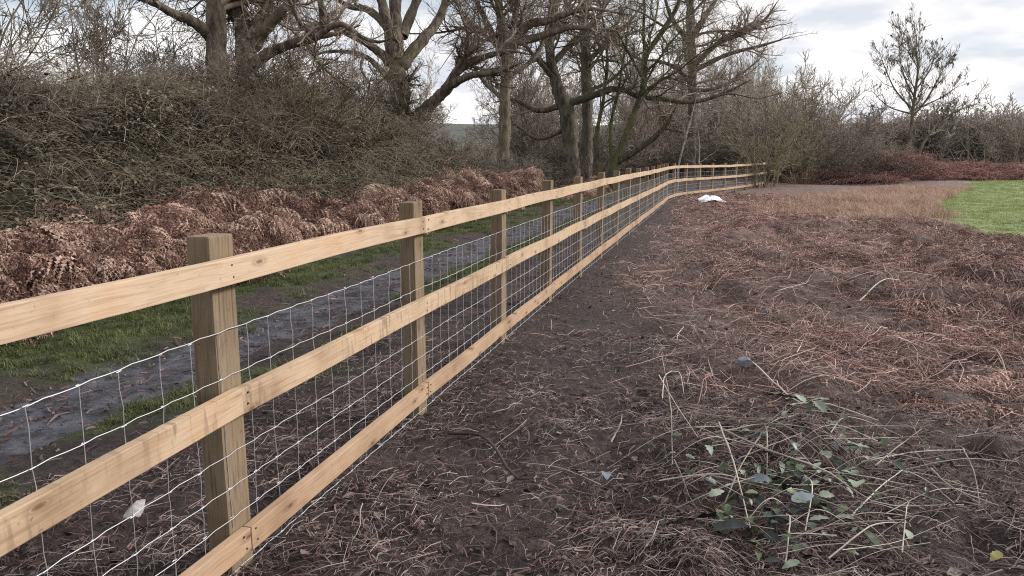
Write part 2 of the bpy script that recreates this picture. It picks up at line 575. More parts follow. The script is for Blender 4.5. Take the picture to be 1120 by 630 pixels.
M['straw'] = plant_mat('straw_stems', [(.2, (0.120, 0.094, 0.060)), (.5, (0.225, 0.188, 0.128)), (.8, (0.360, 0.315, 0.240))], 3., .7, .5)
M['bracken'] = plant_mat('dead_bracken_fronds', [(.25, (0.058, 0.029, 0.023)), (.42, (0.146, 0.080, 0.062)), (.56, (0.261, 0.159, 0.125)), (.74, (0.503, 0.362, 0.290))], 3.2, .8, .55, trans=.2, isle=.22)
M['bracken_dark'] = plant_mat('cut_bracken', [(.2, (0.071, 0.039, 0.032)), (.45, (0.183, 0.104, 0.085)), (.65, (0.323, 0.193, 0.156)), (.85, (0.505, 0.337, 0.273))], 2., .8, .5)
M['grass'] = plant_mat('verge_grass_blades', [(.2, (0.038, 0.049, 0.016)), (.5, (0.088, 0.110, 0.038)), (.8, (0.171, 0.180, 0.077))], 1.3, .6, .5, trans=.3)
M['field_grass'] = plant_mat('field_grass_blades', [(.2, (0.141, 0.178, 0.055)), (.5, (0.245, 0.315, 0.104)), (.8, (0.379, 0.404, 0.183))], .5, .6, .35, trans=.3)
M['dry_grass'] = plant_mat('dry_grass_blades', [(.2, (0.240, 0.144, 0.110)), (.5, (0.432, 0.294, 0.228)), (.8, (0.624, 0.480, 0.372))], 1., .8, .4, trans=.25)
M['twig'] = plant_mat('litter_twigs', [(.2, (0.033, 0.022, 0.021)), (.5, (0.089, 0.064, 0.061)), (.7, (0.166, 0.128, 0.121)), (.8, (0.243, 0.193, 0.182)), (.97, (0.425, 0.353, 0.322))], 2., .75, .75)
M['twig_red'] = plant_mat('litter_twigs_red', [(.2, (0.093, 0.055, 0.045)), (.5, (0.274, 0.169, 0.144)), (.75, (0.477, 0.325, 0.280)), (.9, (0.663, 0.515, 0.448))], 2., .75, .7)
M['chips'] = plant_mat('bark_shreds', [(.2, (0.034, 0.021, 0.020)), (.5, (0.099, 0.062, 0.059)), (.75, (0.198, 0.129, 0.121)), (.95, (0.370, 0.263, 0.244))], 3., .75, .0)
M['dead_leaf'] = plant_mat('dead_leaves', [(.2, (.035, .024, .020)), (.5, (.085, .06, .05)), (.75, (.15, .115, .095)), (.92, (.24, .21, .185))], 4., .7, .8)
M['cane_pale'] = plant_mat('pale_cut_canes', [(.2, (.12, .10, .085)), (.5, (.30, .265, .22)), (.8, (.52, .485, .42))], 5., .65, .5)
M['leaf_green'] = plant_mat('green_bramble_leaf', [(.2, (.022, .034, .018)), (.5, (.05, .075, .035)), (.8, (.10, .13, .07))], 5., .45, .6)
M['leaf_pale'] = plant_mat('pale_leaf_underside', [(.2, (.12, .145, .105)), (.5, (.20, .235, .18)), (.8, (.30, .335, .27))], 5., .6, .3)
M['leaf_blue'] = plant_mat('blue_grey_leaf', [(.2, (.07, .085, .10)), (.5, (.13, .155, .18)), (.8, (.22, .25, .29))], 9., .55, .3)
M['leaf_dark'] = plant_mat('dark_green_leaf', [(.2, (.010, .018, .016)), (.5, (.024, .038, .032)), (.8, (.05, .07, .06))], 5., .4, .3)
M['leaf_orange'] = plant_mat('orange_leaf', [(.2, (.25, .09, .03)), (.8, (.40, .17, .05))], 5., .6, .3)
M['leaf_yellow'] = plant_mat('yellow_leaf', [(.2, (.16, .15, .05)), (.8, (.26, .24, .08))], 5., .6, .3)
M['stone'] = soil_mat('grey_stone', [(.3, (.085, .095, .12)), (.6, (.17, .185, .22))], 14, (.6, .9), .01)
M['white_stone'] = soil_mat('pale_stone', [(.3, (.18, .165, .165)), (.6, (.40, .38, .38))], 14, (.6, .9), .01)
M['sheet'] = soil_mat('white_sheet', [(.3, (.70, .74, .82)), (.6, (.82, .84, .88))], 4, (.35, .5), .004)
M['hill'] = soil_mat('far_hill', [(.3, (.05, .055, .05)), (.6, (.085, .09, .075))], .02, (.9, .95), .0, .1)
M['keys'] = plant_mat('ash_keys', [(.2, (.03, .022, .018)), (.8, (.075, .058, .045))], 2.)

# ------------------------------------------------------------------ the ground
def graded(a0, a1, step, grow_, lim):
    """axis positions: fine near zero, growing with distance"""
    pos = [0.]
    while pos[-1] < lim[1]:
        d = pos[-1]
        pos.append(d + (step if d < a1 else step + grow_ * (d - a1)))
    neg = [0.]
    while neg[-1] > lim[0]:
        d = -neg[-1]
        neg.append(neg[-1] - (step if d < a0 else step + grow_ * (d - a0)))
    return np.array(neg[:0:-1] + pos)


us = graded(1., 5., .042, .022, (-60, 1500))
vs = graded(2.6, 2.6, .042, .034, (-1500, 1500))
U, V = np.meshgrid(us, vs, indexing='ij')
X, Y = uv2xy(U, V)
Zg = H(X, Y)
d_ = np.hypot(X, Y)


def field_left(y):
    """left edge of the green field at distance y"""
    return np.interp(y, [8, 12, 14.2, 17, 19.7, 23, 27, 34, 50], [13.5, 10.4, 9.4, 9.7, 10.4, 12.2, 14.7, 19.6, 34])


is_field = (X > field_left(Y) + (fbm(X * .9, Y * .9, 5, 3) - .5) * 2.6) & (Y < 40 + .22 * X) & (Y > 6)
pe = (fbm(X * 1.3, Y * 1.3, 9, 3) - .5)
upath = U
curve = np.where(U > 22, -.012 * (np.maximum(U - 22, 0)) ** 2, 0)      # the path swings right with the fence
is_path = (V - curve > PATH_R + pe * .3) & (V - curve < PATH_L + pe * .3) & (U < 60) & (U > -20)
# what covers the bare soil: red litter, dry grass, green
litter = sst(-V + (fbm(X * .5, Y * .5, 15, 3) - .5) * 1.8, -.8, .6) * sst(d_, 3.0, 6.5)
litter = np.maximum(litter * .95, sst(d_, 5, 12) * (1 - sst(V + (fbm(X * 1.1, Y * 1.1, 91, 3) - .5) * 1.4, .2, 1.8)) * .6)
tanm = sst(X + (fbm(X * .5, Y * .5, 19, 3) - .5) * 4, field_left(Y) - 5.5, field_left(Y) - 1.5) * sst(Y, 18, 21) * (1 - sst(Y, 31, 36)) * .8
grm = np.maximum(sst(V + pe * 1.2, PATH_L - .05, PATH_L + .5) * (1 - sst(V, 6.2, 7.2)), sst(V + pe * 1.2, 2.75, 3.1) * sst(fbm(X * .8, Y * .8, 77, 3), .32, .46) * (V < PATH_R + .2))
grm = grm * sst(fbm(X * 1.1 + 9, Y * 1.1, 78, 3), .33, .48)
grm = np.maximum(grm, sst(d_, 60, 75) * .8)
grm = np.maximum(grm, sst(V, 6.5, 7.5) * .35)
COVER = np.stack([litter, tanm, grm, np.ones_like(grm)], -1)

ni, nj = U.shape
idx = np.arange(ni * nj).reshape(ni, nj)
Q = np.stack([idx[:-1, :-1], idx[1:, :-1], idx[1:, 1:], idx[:-1, 1:]], -1).reshape(-1, 4)[:, ::-1]
VV = np.stack([X, Y, Zg], -1).reshape(-1, 3)
fsel = np.zeros((ni - 1, nj - 1), int)
fsel[is_path[:-1, :-1]] = 1
fsel[is_field[:-1, :-1]] = 2
fsel = fsel.ravel()


def sheet_part(name, k, mat, label=None):
    q = Q[fsel == k]
    used, inv = np.unique(q, return_inverse=True)
    o = Geo().add(VV[used], inv.reshape(-1, 4)).build(name, mat)
    a = o.data.color_attributes.new('cover', 'FLOAT_COLOR', 'POINT')
    a.data.foreach_set('color', COVER.reshape(-1, 4)[used].ravel())
    tag(o, label, None, None, 'structure')
    return o


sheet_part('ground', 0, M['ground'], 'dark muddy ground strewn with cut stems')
sheet_part('path', 1, M['path'], 'wet grey mud path behind the fence')
sheet_part('field', 2, M['field'], 'green grass field beyond the cleared ground')

# far hills that close the view behind the trees
hp = np.linspace(-70, 70, 160)
rows = []
for r, hh in ((620, 6), (760, 22), (900, 36), (1100, 42), (1300, 20)):
    b = np.radians(hp)
    z = hh * (.72 + .5 * fbm(hp * .07, hp * 0 + r * .01, 60, 4)) - 2
    rows.append(np.stack([np.sin(b) * r, np.cos(b) * r, z], -1))
rows = np.array(rows)
i_ = np.arange(rows.shape[0] * rows.shape[1]).reshape(rows.shape[:2])
hq = np.stack([i_[:-1, :-1], i_[:-1, 1:], i_[1:, 1:], i_[1:, :-1]], -1).reshape(-1, 4)
tag(Geo().add(rows.reshape(-1, 3), hq).build('hills', M['hill']), 'low wooded hills on the horizon', kind='structure')

# ------------------------------------------------------------------ scatter by geometry nodes
def proto_collection(name, meshes):
    col = bpy.data.collections.new(name)
    for k, me in enumerate(meshes):
        col.objects.link(bpy.data.objects.new('%s_piece_%02d' % (name, k), me))
    return col


def scatter(name, pts, rot, scl, pick, meshes, label, cat):
    me = bpy.data.meshes.new(name)
    n = len(pts)
    me.vertices.add(n)
    me.vertices.foreach_set('co', np.asarray(pts, float).ravel())
    a = me.attributes.new('rot', 'FLOAT_VECTOR', 'POINT'); a.data.foreach_set('vector', np.asarray(rot, float).ravel())
    scl = np.asarray(scl, float)
    if scl.ndim == 1: scl = np.repeat(scl[:, None], 3, 1)
    a = me.attributes.new('scl', 'FLOAT_VECTOR', 'POINT'); a.data.foreach_set('vector', scl.ravel())
    a = me.attributes.new('pick', 'INT', 'POINT'); a.data.foreach_set('value', np.asarray(pick, np.int32))
    o = link(name, me)
    ng = bpy.data.node_groups.new(name + '_scatter', 'GeometryNodeTree')
    ng.interface.new_socket('Geometry', in_out='INPUT', socket_type='NodeSocketGeometry')
    ng.interface.new_socket('Geometry', in_out='OUTPUT', socket_type='NodeSocketGeometry')
    N, L = ng.nodes, ng.links
    gi = N.new('NodeGroupInput'); go = N.new('NodeGroupOutput')
    ci = N.new('GeometryNodeCollectionInfo')
    ci.inputs['Collection'].default_value = proto_collection(name, meshes)
    ci.inputs['Separate Children'].default_value = True
    ci.inputs['Reset Children'].default_value = True
    ip = N.new('GeometryNodeInstanceOnPoints')
    ip.inputs['Pick Instance'].default_value = True

    def attr(nm, t):
        q = N.new('GeometryNodeInputNamedAttribute'); q.data_type = t; q.inputs['Name'].default_value = nm
        return q.outputs['Attribute']
    er = N.new('FunctionNodeEulerToRotation')
    L.new(attr('rot', 'FLOAT_VECTOR'), er.inputs[0])
    L.new(er.outputs[0], ip.inputs['Rotation'])
    L.new(attr('scl', 'FLOAT_VECTOR'), ip.inputs['Scale'])
    L.new(attr('pick', 'INT'), ip.inputs['Instance Index'])
    L.new(gi.outputs[0], ip.inputs['Points']); L.new(ci.outputs[0], ip.inputs['Instance'])
    L.new(ip.outputs[0], go.inputs[0])
    md = o.modifiers.new('scatter', 'NODES'); md.node_group = ng
    tag(o, label, cat, None, 'stuff')
    return o


def rotz(n, tilt=.0):
    return np.stack([RNG.normal(0, 1, n) * tilt, RNG.normal(0, 1, n) * tilt, RNG.uniform(0, 2 * np.pi, n)], -1)


def lay(x, y, e=.15):
    """random turn about the upright, tilted to lie on the slope of the ground"""
    n = len(x)
    th = RNG.uniform(0, 2 * np.pi, n)
    gx = (H(x + e, y) - H(x - e, y)) / (2 * e); gy = (H(x, y + e) - H(x, y - e)) / (2 * e)
    lx = gx * np.cos(th) + gy * np.sin(th); ly = -gx * np.sin(th) + gy * np.cos(th)
    return np.stack([np.arctan(ly), -np.arctan(lx), th], -1)


def on_ground(x, y, dz=0.):
    return np.stack([x, y, H(x, y) + dz], -1)


# ------------------------------------------------------------------ the fence
NP0 = -1
posts = {}
for k in range(-1, 15):
    posts[k] = np.array(uv2xy(2.27 + 1.82 * (k - 1), 1.75))
ang = FA
for k, a in zip(range(15, 24), (20, 26, 30, 31, 31.5, 32, 32, 32, 32)):
    a = math.radians(a)
    posts[k] = posts[k - 1] + 1.82 * np.array([math.sin(a), math.cos(a)])
keys = sorted(posts)
PXY = np.array([posts[k] for k in keys])
tang = np.empty_like(PXY)
tang[1:-1] = PXY[2:] - PXY[:-2]; tang[0] = PXY[1] - PXY[0]; tang[-1] = PXY[-1] - PXY[-2]
tang = unit(tang)
right = np.stack([tang[:, 1], -tang[:, 0]], -1)
base = H(PXY[:, 0], PXY[:, 1])
gz = np.convolve(np.pad(base, 2, 'edge'), np.ones(5) / 5, 'valid') * .5 * sst(np.arange(len(keys)), 7, 13)     # rails even out the ground
fence = empty('stock_fence', (PXY[1, 0], PXY[1, 1], 0))
tag(fence, 'new timber post and rail fence with galvanised wire stock netting', 'fence')
bpy.context.view_layer.update()
FOFF = Vector(fence.location)


def fobj(name, me, loc, rot=(0, 0, 0), parent=None):
    o = bpy.data.objects.new(name, me)
    C.objects.link(o)
    o.parent = parent or fence
    o.location = Vector(loc) - (FOFF if parent is None else Vector((0, 0, 0)))
    o.rotation_euler = rot
    return o


def box_mesh(name, sx, sy, sz, mat, bev=.004, jit=0., cuts=0, rng=None, z0=None):
    """box along x, y, z; origin at centre (or at z0 below the top)"""
    bm = bmesh.new()
    bmesh.ops.create_cube(bm, size=1)
    for v in bm.verts:
        v.co.x *= sx; v.co.y *= sy; v.co.z *= sz
    if cuts:
        ex = [e for e in bm.edges if abs((e.verts[0].co - e.verts[1].co).x) > sx * .9]
        bmesh.ops.subdivide_edges(bm, edges=ex, cuts=cuts, use_grid_fill=True)
    if bev:
        bmesh.ops.bevel(bm, geom=[e for e in bm.edges if e.calc_face_angle(0) > .5], offset=bev, segments=2, profile=.6, affect='EDGES')
    if jit and rng is not None:
        for v in bm.verts:
            t = v.co.x * 2.1
            v.co.y += jit * math.sin(t + rng[0]) ; v.co.z += jit * .8 * math.sin(t * 1.3 + rng[1])
    if z0 is not None:
        for v in bm.verts:
            v.co.z += sz / 2 - z0
    me = bpy.data.meshes.new(name); bm.to_mesh(me); bm.free()
    me.materials.append(mat)
    for p in me.polygons: p.use_smooth = False
    return me


POST_H = 1.245
post_meshes = []
for k in range(4):
    # grain runs along local x, so the post is built lying down and stood up
    me = box_mesh('post', POST_H + .45, .095, .135, M['post'], .005 + .001 * k, .003, 6, (k * 1.7, k * 2.3))
    post_meshes.append(me)
rp = random.Random(3)
for i, k in enumerate(keys):
    a = math.atan2(tang[i, 1], tang[i, 0])
    top = gz[i] + POST_H + rp.uniform(-.018, .018)
    q = Euler((rp.uniform(-.012, .012), rp.uniform(-.012, .012), a)).to_matrix() @ Matrix.Rotation(-math.pi / 2, 3, 'Y') @ Matrix.Rotation(rp.choice([0, math.pi]), 3, 'X')
    # after standing up, local x is up, local y square to the fence, local z along it
    fobj('post', post_meshes[i % 4], (PXY[i, 0], PXY[i, 1], top - (POST_H + .45) / 2), q.to_euler())

RAIL_OFF = .095 / 2 + .006 + .019
NET_OFF = .095 / 2 + .004
nail_me = None
bm = bmesh.new(); bmesh.ops.create_cone(bm, cap_ends=True, segments=8, radius1=.0042, radius2=.0038, depth=.004)
nail_me = bpy.data.meshes.new('nail'); bm.to_mesh(nail_me); bm.free(); nail_me.materials.append(M['nail'])


def rails(zc, joints, mat, seed, th=.038, hh=.095, dip=()):
    rr = random.Random(seed)
    for a, b in zip(joints[:-1], joints[1:]):
        ia, ib = keys.index(a), keys.index(b)
        A = PXY[ia] + right[ia] * RAIL_OFF; B = PXY[ib] + right[ib] * RAIL_OFF
        za = gz[ia] + zc + rr.uniform(-.004, .004); zb = gz[ib] + zc + rr.uniform(-.004, .004)
        za -= dict(dip).get(a, 0); zb -= dict(dip).get(b, 0)
        A3 = Vector((A[0], A[1], za)); B3 = Vector((B[0], B[1], zb))
        D = (B3 - A3); Ln = D.length; D.normalize()
        me = box_mesh('rail', Ln - .004, th, hh * rr.uniform(.97, 1.03), mat, .0035, .004, 10, (rr.uniform(0, 6), rr.uniform(0, 6)))
        yaw = math.atan2(D.y, D.x); pit = -math.asin(D.z)
        o = fobj('rail', me, (A3 + B3) / 2, Euler((rr.uniform(-.015, .015), pit, yaw)))
        for k in range(ia, ib + 1):
            xs = (k - ia) / (ib - ia) * Ln - Ln / 2
            xs += .035 if k == ia else (-.035 if k == ib else 0)
            for dz in (-.022, .024):
                n_ = bpy.data.objects.new('nail', nail_me); C.objects.link(n_); n_.parent = o
                n_.location = (xs + rr.uniform(-.012, .012), -th / 2 - .0015, dz + rr.uniform(-.006, .006)); n_.rotation_euler = (math.pi / 2, 0, 0)


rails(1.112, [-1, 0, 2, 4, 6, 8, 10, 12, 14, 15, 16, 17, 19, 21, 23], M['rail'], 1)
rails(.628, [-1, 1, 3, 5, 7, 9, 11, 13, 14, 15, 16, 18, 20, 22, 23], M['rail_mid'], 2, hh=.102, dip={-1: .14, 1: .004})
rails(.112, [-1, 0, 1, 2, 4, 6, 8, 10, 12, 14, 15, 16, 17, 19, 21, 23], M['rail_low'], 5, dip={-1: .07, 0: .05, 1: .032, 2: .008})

# wire netting: horizontals and the upright stays
NET = PXY + right * NET_OFF
sl = np.concatenate([[0], np.cumsum(np.linalg.norm(np.diff(NET, axis=0), axis=1))])


NETDIP = np.interp(keys, [-1, 0, 1, 2, 3], [.04, .028, .014, .005, 0])


def net_at(s):
    return np.stack([np.interp(s, sl, NET[:, 0]), np.interp(s, sl, NET[:, 1]), np.interp(s, sl, gz - NETDIP)], -1)


WZ = [-.018, .105, .20, .315, .44, .58, .735, .905]
net = Geo()
netting = empty('wire_netting')
netting.parent = fence
STEP = .156
ns_ = int(sl[-1] / STEP)
for k, z in enumerate(WZ):
    s = np.arange(0, ns_ * 3) * STEP / 3
    p = net_at(s)
    wob = np.where(np.arange(len(s)) % 3 == 1, .002, -.001) + .010 * (vnoise(s * 1.5, s * 0, 90 + k) - .5)
    p[:, 2] += z + wob
    p[:, :2] += right[5] * ((np.arange(len(s)) % 3 == 0) * .003)[:, None]
    r_ = .0021 if k in (0, 7) else .0018
    me = Geo().add(*tubes(p[None] - np.array(FOFF), np.full((1, len(s)), r_), 4)).mesh('line_wire', M['wire'])
    o = link('line_wire', me, netting)
stay = Geo()
zz = []
for a, b in zip(WZ[:-1], WZ[1:]):
    zz += list(np.linspace(a, b, 4)[:-1])
zz.append(WZ[-1])
zz = np.array(zz)
stay_meshes = []
for q in range(3):
    r2_ = np.random.default_rng(q)
    st = np.stack([r2_.normal(0, .0022, len(zz)), r2_.normal(0, .0016, len(zz)), zz], -1)
    g_ = Geo().add(*tubes(st[None], np.full((1, len(zz)), .0016), 4))
    for z in WZ:     # hinge-joint wraps
        g_.add(*tubes(np.array([[[-.011, 0, z], [-.004, .001, z + .001], [.004, -.001, z - .001], [.011, 0, z]]]), np.array([[.0016, .0023, .0023, .0016]]), 4))
    stay_meshes.append(g_.mesh('stay_wire', M['wire']))
for j in range(1, ns_):
    p = net_at(np.array([j * STEP]))[0]
    i = min(np.searchsorted(sl, j * STEP), len(keys) - 1)
    o = bpy.data.objects.new('stay_wire', stay_meshes[j % 3]); C.objects.link(o); o.parent = netting
    o.location = Vector(p) - FOFF
    o.rotation_euler = (rp.gauss(0, .006), rp.gauss(0, .016), math.atan2(tang[i, 1], tang[i, 0]) + (math.pi if rp.random() < .5 else 0))

# ------------------------------------------------------------------ trees
def make_tree(name, label, Z, limbs, mat, fine, seed, n=(40, 300, 1500, 2500), up=.03, wander=.21, group=None, rs=1., short=1., foot=None, rmin=.0036, cat='tree', zlim=None, ang=.95):
    rng = np.random.default_rng(seed)
    b0 = limbs[0][2][0]
    p0 = at(b0[0], b0[1], Z)
    gz0 = float(H(p0[0], p0[1]))
    root = empty(name, (p0[0], p0[1], gz0))
    tag(root, label, cat, group)
    org = np.array(root.location)
    allP = []; allR = []
    for k, (d0, d1, pts) in enumerate(limbs):
        m = len(pts)
        P = np.array([at(q[0], q[1], Z + d0 + (d1 - d0) * j / max(m - 1, 1)) for j, q in enumerate(pts)])
        R = np.array([q[2] * rs * Z / FPX for q in pts])
        stem = k == 0 or pts[0][1] >= b0[1] - 12
        if stem:
            g0 = float(H(P[0, 0], P[0, 1])) - .15
            if P[0, 2] > g0 + .1:
                P = np.vstack([[P[0, 0] - .02, P[0, 1], g0], P]); R = np.concatenate([[R[0] * 1.35], R])
        R[-1] *= .45
        big = R.max() > .1
        K = max(10, (8 if big else 4) * len(P))
        P2, R2 = resample(P, R, K, .05 if big else .09, rng)
        me = Geo().add(*(rough_tube(P2 - org, R2, 22, rng) if big else tubes(P2[None] - org, R2[None], 8))).mesh('trunk' if stem else 'limb', mat)
        link('trunk' if stem else 'limb', me, root)
        Pr, Rr = resample(P2, R2, 12, 0, rng)
        allP.append(Pr); allR.append(Rr)
    P = np.array(allP); R = np.array(allR)
    if zlim is None: zlim = CAM_H + .225 * Z + 1.2
    crown = Geo()
    lv = [(P, R)]
    ks = (7, 6, 4, 3); sd_ = (6, 4, 3, 3); lrs = (.45, .55, .62, .6); rrs = (.5, .55, .6, .65)
    for q in range(len(n)):
        src = lv[-1]
        P1, R1 = grow(src[0], np.minimum(src[1], .16), n[q], ks[q], lrs[q], ang, wander, up, rrs[q], rng, t0=.38 if q == 0 else .12, rmin=rmin * (1.6, 1.3, 1.1, 1)[q], zmax=zlim, lmax=(4.5, 2.4, 1.5, .9)[q] * short, lmin=.2)
        crown.add(*tubes(P1 - org, R1, sd_[q]))
        lv.append((P1, R1))
    crown.build('crown', fine, root)
    return root


make_tree('oak_tree', 'twin trunked bare oak on the bramble bank with a thick limb reaching left', 17.5, [
    (0, 0, [(246, 185, 15), (240, 120, 13.5), (237, 60, 13), (236, 0, 12), (235, -110, 9), (228, -230, 5)]),
    (.3, .8, [(268, 185, 12), (268, 120, 12.5), (270, 80, 13), (268, 40, 13), (262, 20, 11.5), (253, 0, 10), (246, -90, 7), (240, -190, 3)]),
    (0, -1.5, [(233, 42, 9), (215, 26, 7), (190, 15, 5.5), (168, 3, 4.8), (140, -8, 4), (95, -30, 2)]),
    (.4, 1., [(273, 45, 10), (285, 20, 8.5), (293, 0, 8), (300, -70, 5), (312, -160, 2.5)]),
    (.4, -.6, [(276, 52, 9.5), (292, 30, 7.5), (318, 2, 6), (342, -26, 4.5), (380, -70, 2)]),
    (.4, -1.2, [(279, 70, 8), (298, 56, 6.5), (325, 46, 6), (349, 38, 5.5), (353, 18, 4.5), (350, -10, 3.5), (357, -60, 2)]),
    (-1.0, -2.4, [(348, 39, 4.5), (372, 26, 3.5), (395, 40, 2.6), (414, 46, 1.8), (432, 40, 1)]),
    (.2, 2, [(238, 20, 6), (220, -20, 5), (195, -60, 3), (160, -100, 1.5)]),
], M['oak'], M['oak_fine'], 11, rs=.82, n=(58, 540, 3000, 5200))

make_tree('oak_tree', 'broad bare oak with a heavy low limb sweeping right above the path', 26, [
    (0, 0, [(449, 208, 15), (445, 165, 14), (439, 120, 13), (435, 85, 13), (434, 58, 13.5)]),
    (0, .5, [(434, 66, 11), (432, 20, 9), (436, -30, 8), (437, -110, 5), (442, -180, 2)]),
    (0, -1.5, [(430, 62, 9), (421, 15, 7), (408, -30, 5), (385, -90, 2.5)]),
    (0, .8, [(438, 72, 10), (462, 44, 7.5), (479, 22, 6.5), (492, -12, 5), (505, -70, 2.5)]),
    (.2, 2, [(440, 40, 8), (458, -8, 6), (470, -70, 3)]),
    (0, -2, [(430, 70, 8), (408, 52, 5.5), (382, 37, 4.3), (350, 26, 3.4), (322, 32, 2.2), (300, 24, 1)]),
    (0, -1, [(434, 96, 5.5), (416, 76, 4), (396, 60, 3.2), (366, 56, 2.4), (340, 60, 1.2)]),
    (-1.2, -1.6, [(398, 60, 2.4), (395, 75, 2), (404, 92, 1.4), (402, 104, .8)]),
    (0, -1.6, [(450, 136, 10.5), (474, 112, 8.5), (491, 94, 8), (503, 75, 6), (528, 63, 4.4), (556, 56, 2.5), (580, 60, 1.2)]),
    (-.8, -2.6, [(490, 95, 6.5), (514, 83, 4.5), (543, 79, 3), (572, 68, 1.5)]),
    (0, 1.5, [(432, 40, 6), (405, 12, 5), (380, 6, 4), (350, -14, 2.5)]),
], M['oak'], M['oak_fine'], 12, rs=.76, n=(80, 640, 2900, 4200))

make_tree('oak_tree', 'bare tree third along with a thick crooked top and many upright shoots', 33, [
    (0, 0, [(548, 195, 9.5), (552, 150, 9), (552, 105, 9), (555, 65, 10), (551, 40, 9), (545, 0, 6), (541, -80, 4), (545, -140, 2)]),
    (0, -1, [(556, 60, 8), (575, 30, 6.5), (602, 22, 5), (640, 10, 3.5), (690, 16, 1.5)]),
    (0, -2, [(552, 50, 7), (590, 40, 6), (625, 30, 4), (668, 33, 2.5), (700, 20, 1)]),
    (0, 1, [(550, 60, 6), (530, 20, 4.5), (512, -20, 3), (498, -80, 1.5)]),
    (0, 1, [(556, 50, 6), (566, 0, 4.5), (572, -70, 2)]),
    (0, -1, [(553, 110, 4), (530, 90, 3), (512, 60, 2.2), (500, 30, 1)]),
    (0, 1, [(554, 85, 4), (585, 62, 3.4), (600, 20, 2.4), (606, -30, 1.4)]),
], M['oak'], M['oak_fine'], 13, rs=.68, n=(62, 540, 2500, 3800))

make_tree('oak_tree', 'bare tree with a bulging bent trunk and long level branches', 38, [
    (0, 0, [(627, 195, 10), (623, 150, 10.5), (621, 126, 11.5), (613, 106, 10), (606, 82, 7), (601, 50, 6), (608, 0, 4.5), (612, -60, 2)]),
    (0, -2, [(624, 113, 6), (650, 104, 5), (676, 97, 4.2), (700, 106, 3.6), (722, 108, 3.2), (748, 112, 3), (772, 109, 2.6), (798, 99, 2), (822, 87, 1.2)]),
    (0, 1, [(617, 115, 4.5), (588, 121, 3.6), (562, 109, 2.6), (540, 112, 1.2)]),
    (0, -1, [(610, 90, 4), (585, 62, 3), (568, 40, 2)]),
    (0, 1, [(604, 70, 4.5), (632, 40, 3.5), (660, 10, 2.4), (680, -30, 1)]),
    (0, 1, [(620, 140, 3.6), (590, 152, 2.4), (566, 138, 1.8), (550, 128, 1)]),
], M['grey_bark'], M['oak_fine'], 14, rs=.76, n=(52, 440, 1800, 2600))

make_tree('tall_tree', 'straight slim dark trunk rising between the bent tree and the lichened tree', 41, [
    (0, 0, [(641, 198, 9), (642, 120, 8.2), (640, 60, 7.5), (637, 0, 7), (634, -90, 4)]),
    (0, -1, [(641, 70, 4), (665, 45, 3), (690, 22, 2), (712, -10, 1)]),
    (0, 1, [(640, 40, 4), (660, 10, 3), (668, -40, 1.5)]),
    (0, 1, [(639, 30, 3.6), (620, 5, 2.6), (606, -30, 1.4)]),
    (0, -1, [(642, 100, 3), (668, 88, 2.4), (695, 62, 1.6), (720, 50, 1)]),
], M['grey_bark'], M['oak_fine'], 15, rs=.72, n=(44, 360, 1500, 2200))

make_tree('lichen_tree', 'multi stemmed tree with yellow green lichen leaning over the fence', 36, [
    (0, 0, [(668, 192, 6), (680, 160, 5), (696, 118, 4), (704, 92, 4.2), (706, 62, 4.6), (722, 38, 4), (742, 4, 3), (754, -40, 1.6)]),
    (0, -1.2, [(674, 178, 4.4), (698, 164, 4), (718, 148, 4), (730, 134, 2.8), (742, 112, 1.6)]),
    (0, .6, [(656, 192, 3.4), (652, 152, 3), (660, 108, 2.6), (664, 60, 2.4), (656, 0, 1.6)]),
    (0, 1, [(670, 190, 3.2), (668, 140, 2.6), (676, 100, 2), (684, 50, 1.6), (690, 0, 1)]),
    (0, -1, [(704, 88, 2.6), (690, 62, 2), (672, 30, 1.4), (650, 8, .8)]),
    (0, 1, [(706, 66, 3), (704, 30, 2.4), (706, -20, 1.4)]),
], M['lichen'], M['olive'], 16, rs=.72, n=(44, 420, 2300, 3600))

make_tree('spreading_tree', 'bare spreading tree above the fence bend with arms reaching to the sky gap', 45, [
    (0, 0, [(757, 190, 6), (757, 120, 6), (757, 65, 6.2), (755, 22, 6.5), (756, -50, 4)]),
    (0, -1, [(758, 72, 4.6), (786, 47, 3.8), (815, 36, 3), (836, 22, 2.2), (850, 2, 1.2)]),
    (0, 1, [(758, 78, 4), (795, 60, 3), (832, 50, 2.2), (866, 40, 1.2)]),
    (0, 1, [(756, 40, 5), (778, 8, 3.6), (800, -30, 2)]),
    (0, -1, [(756, 50, 4.4), (735, 20, 3.4), (722, -20, 2)]),
    (0, -1, [(757, 92, 3.6), (738, 74, 3), (715, 66, 2), (690, 70, 1)]),
    (0, 1, [(757, 100, 3), (785, 96, 2.4), (812, 80, 1.8), (836, 60, 1)]),
], M['grey_bark'], M['oak_fine'], 17, rs=.7, n=(66, 560, 2400, 3600))

make_tree('sapling', 'thin pale stemmed sapling leaning behind the fence bend', 34.5, [
    (0, 0, [(742, 183, 1.5), (750, 150, 1.3), (757, 124, 1.1), (761, 108, .7)]),
    (0, 0, [(764, 185, 1.2), (765, 160, .9), (763, 140, .6)]),
    (0, -.3, [(753, 140, .8), (768, 138, .6), (780, 131, .4)]),
    (0, .3, [(756, 128, .8), (744, 124, .6), (736, 127, .4)]),
], M['pale_bark'], M['pale_bark'], 18, rs=.8, n=(10, 40), rmin=.006, cat='sapling')

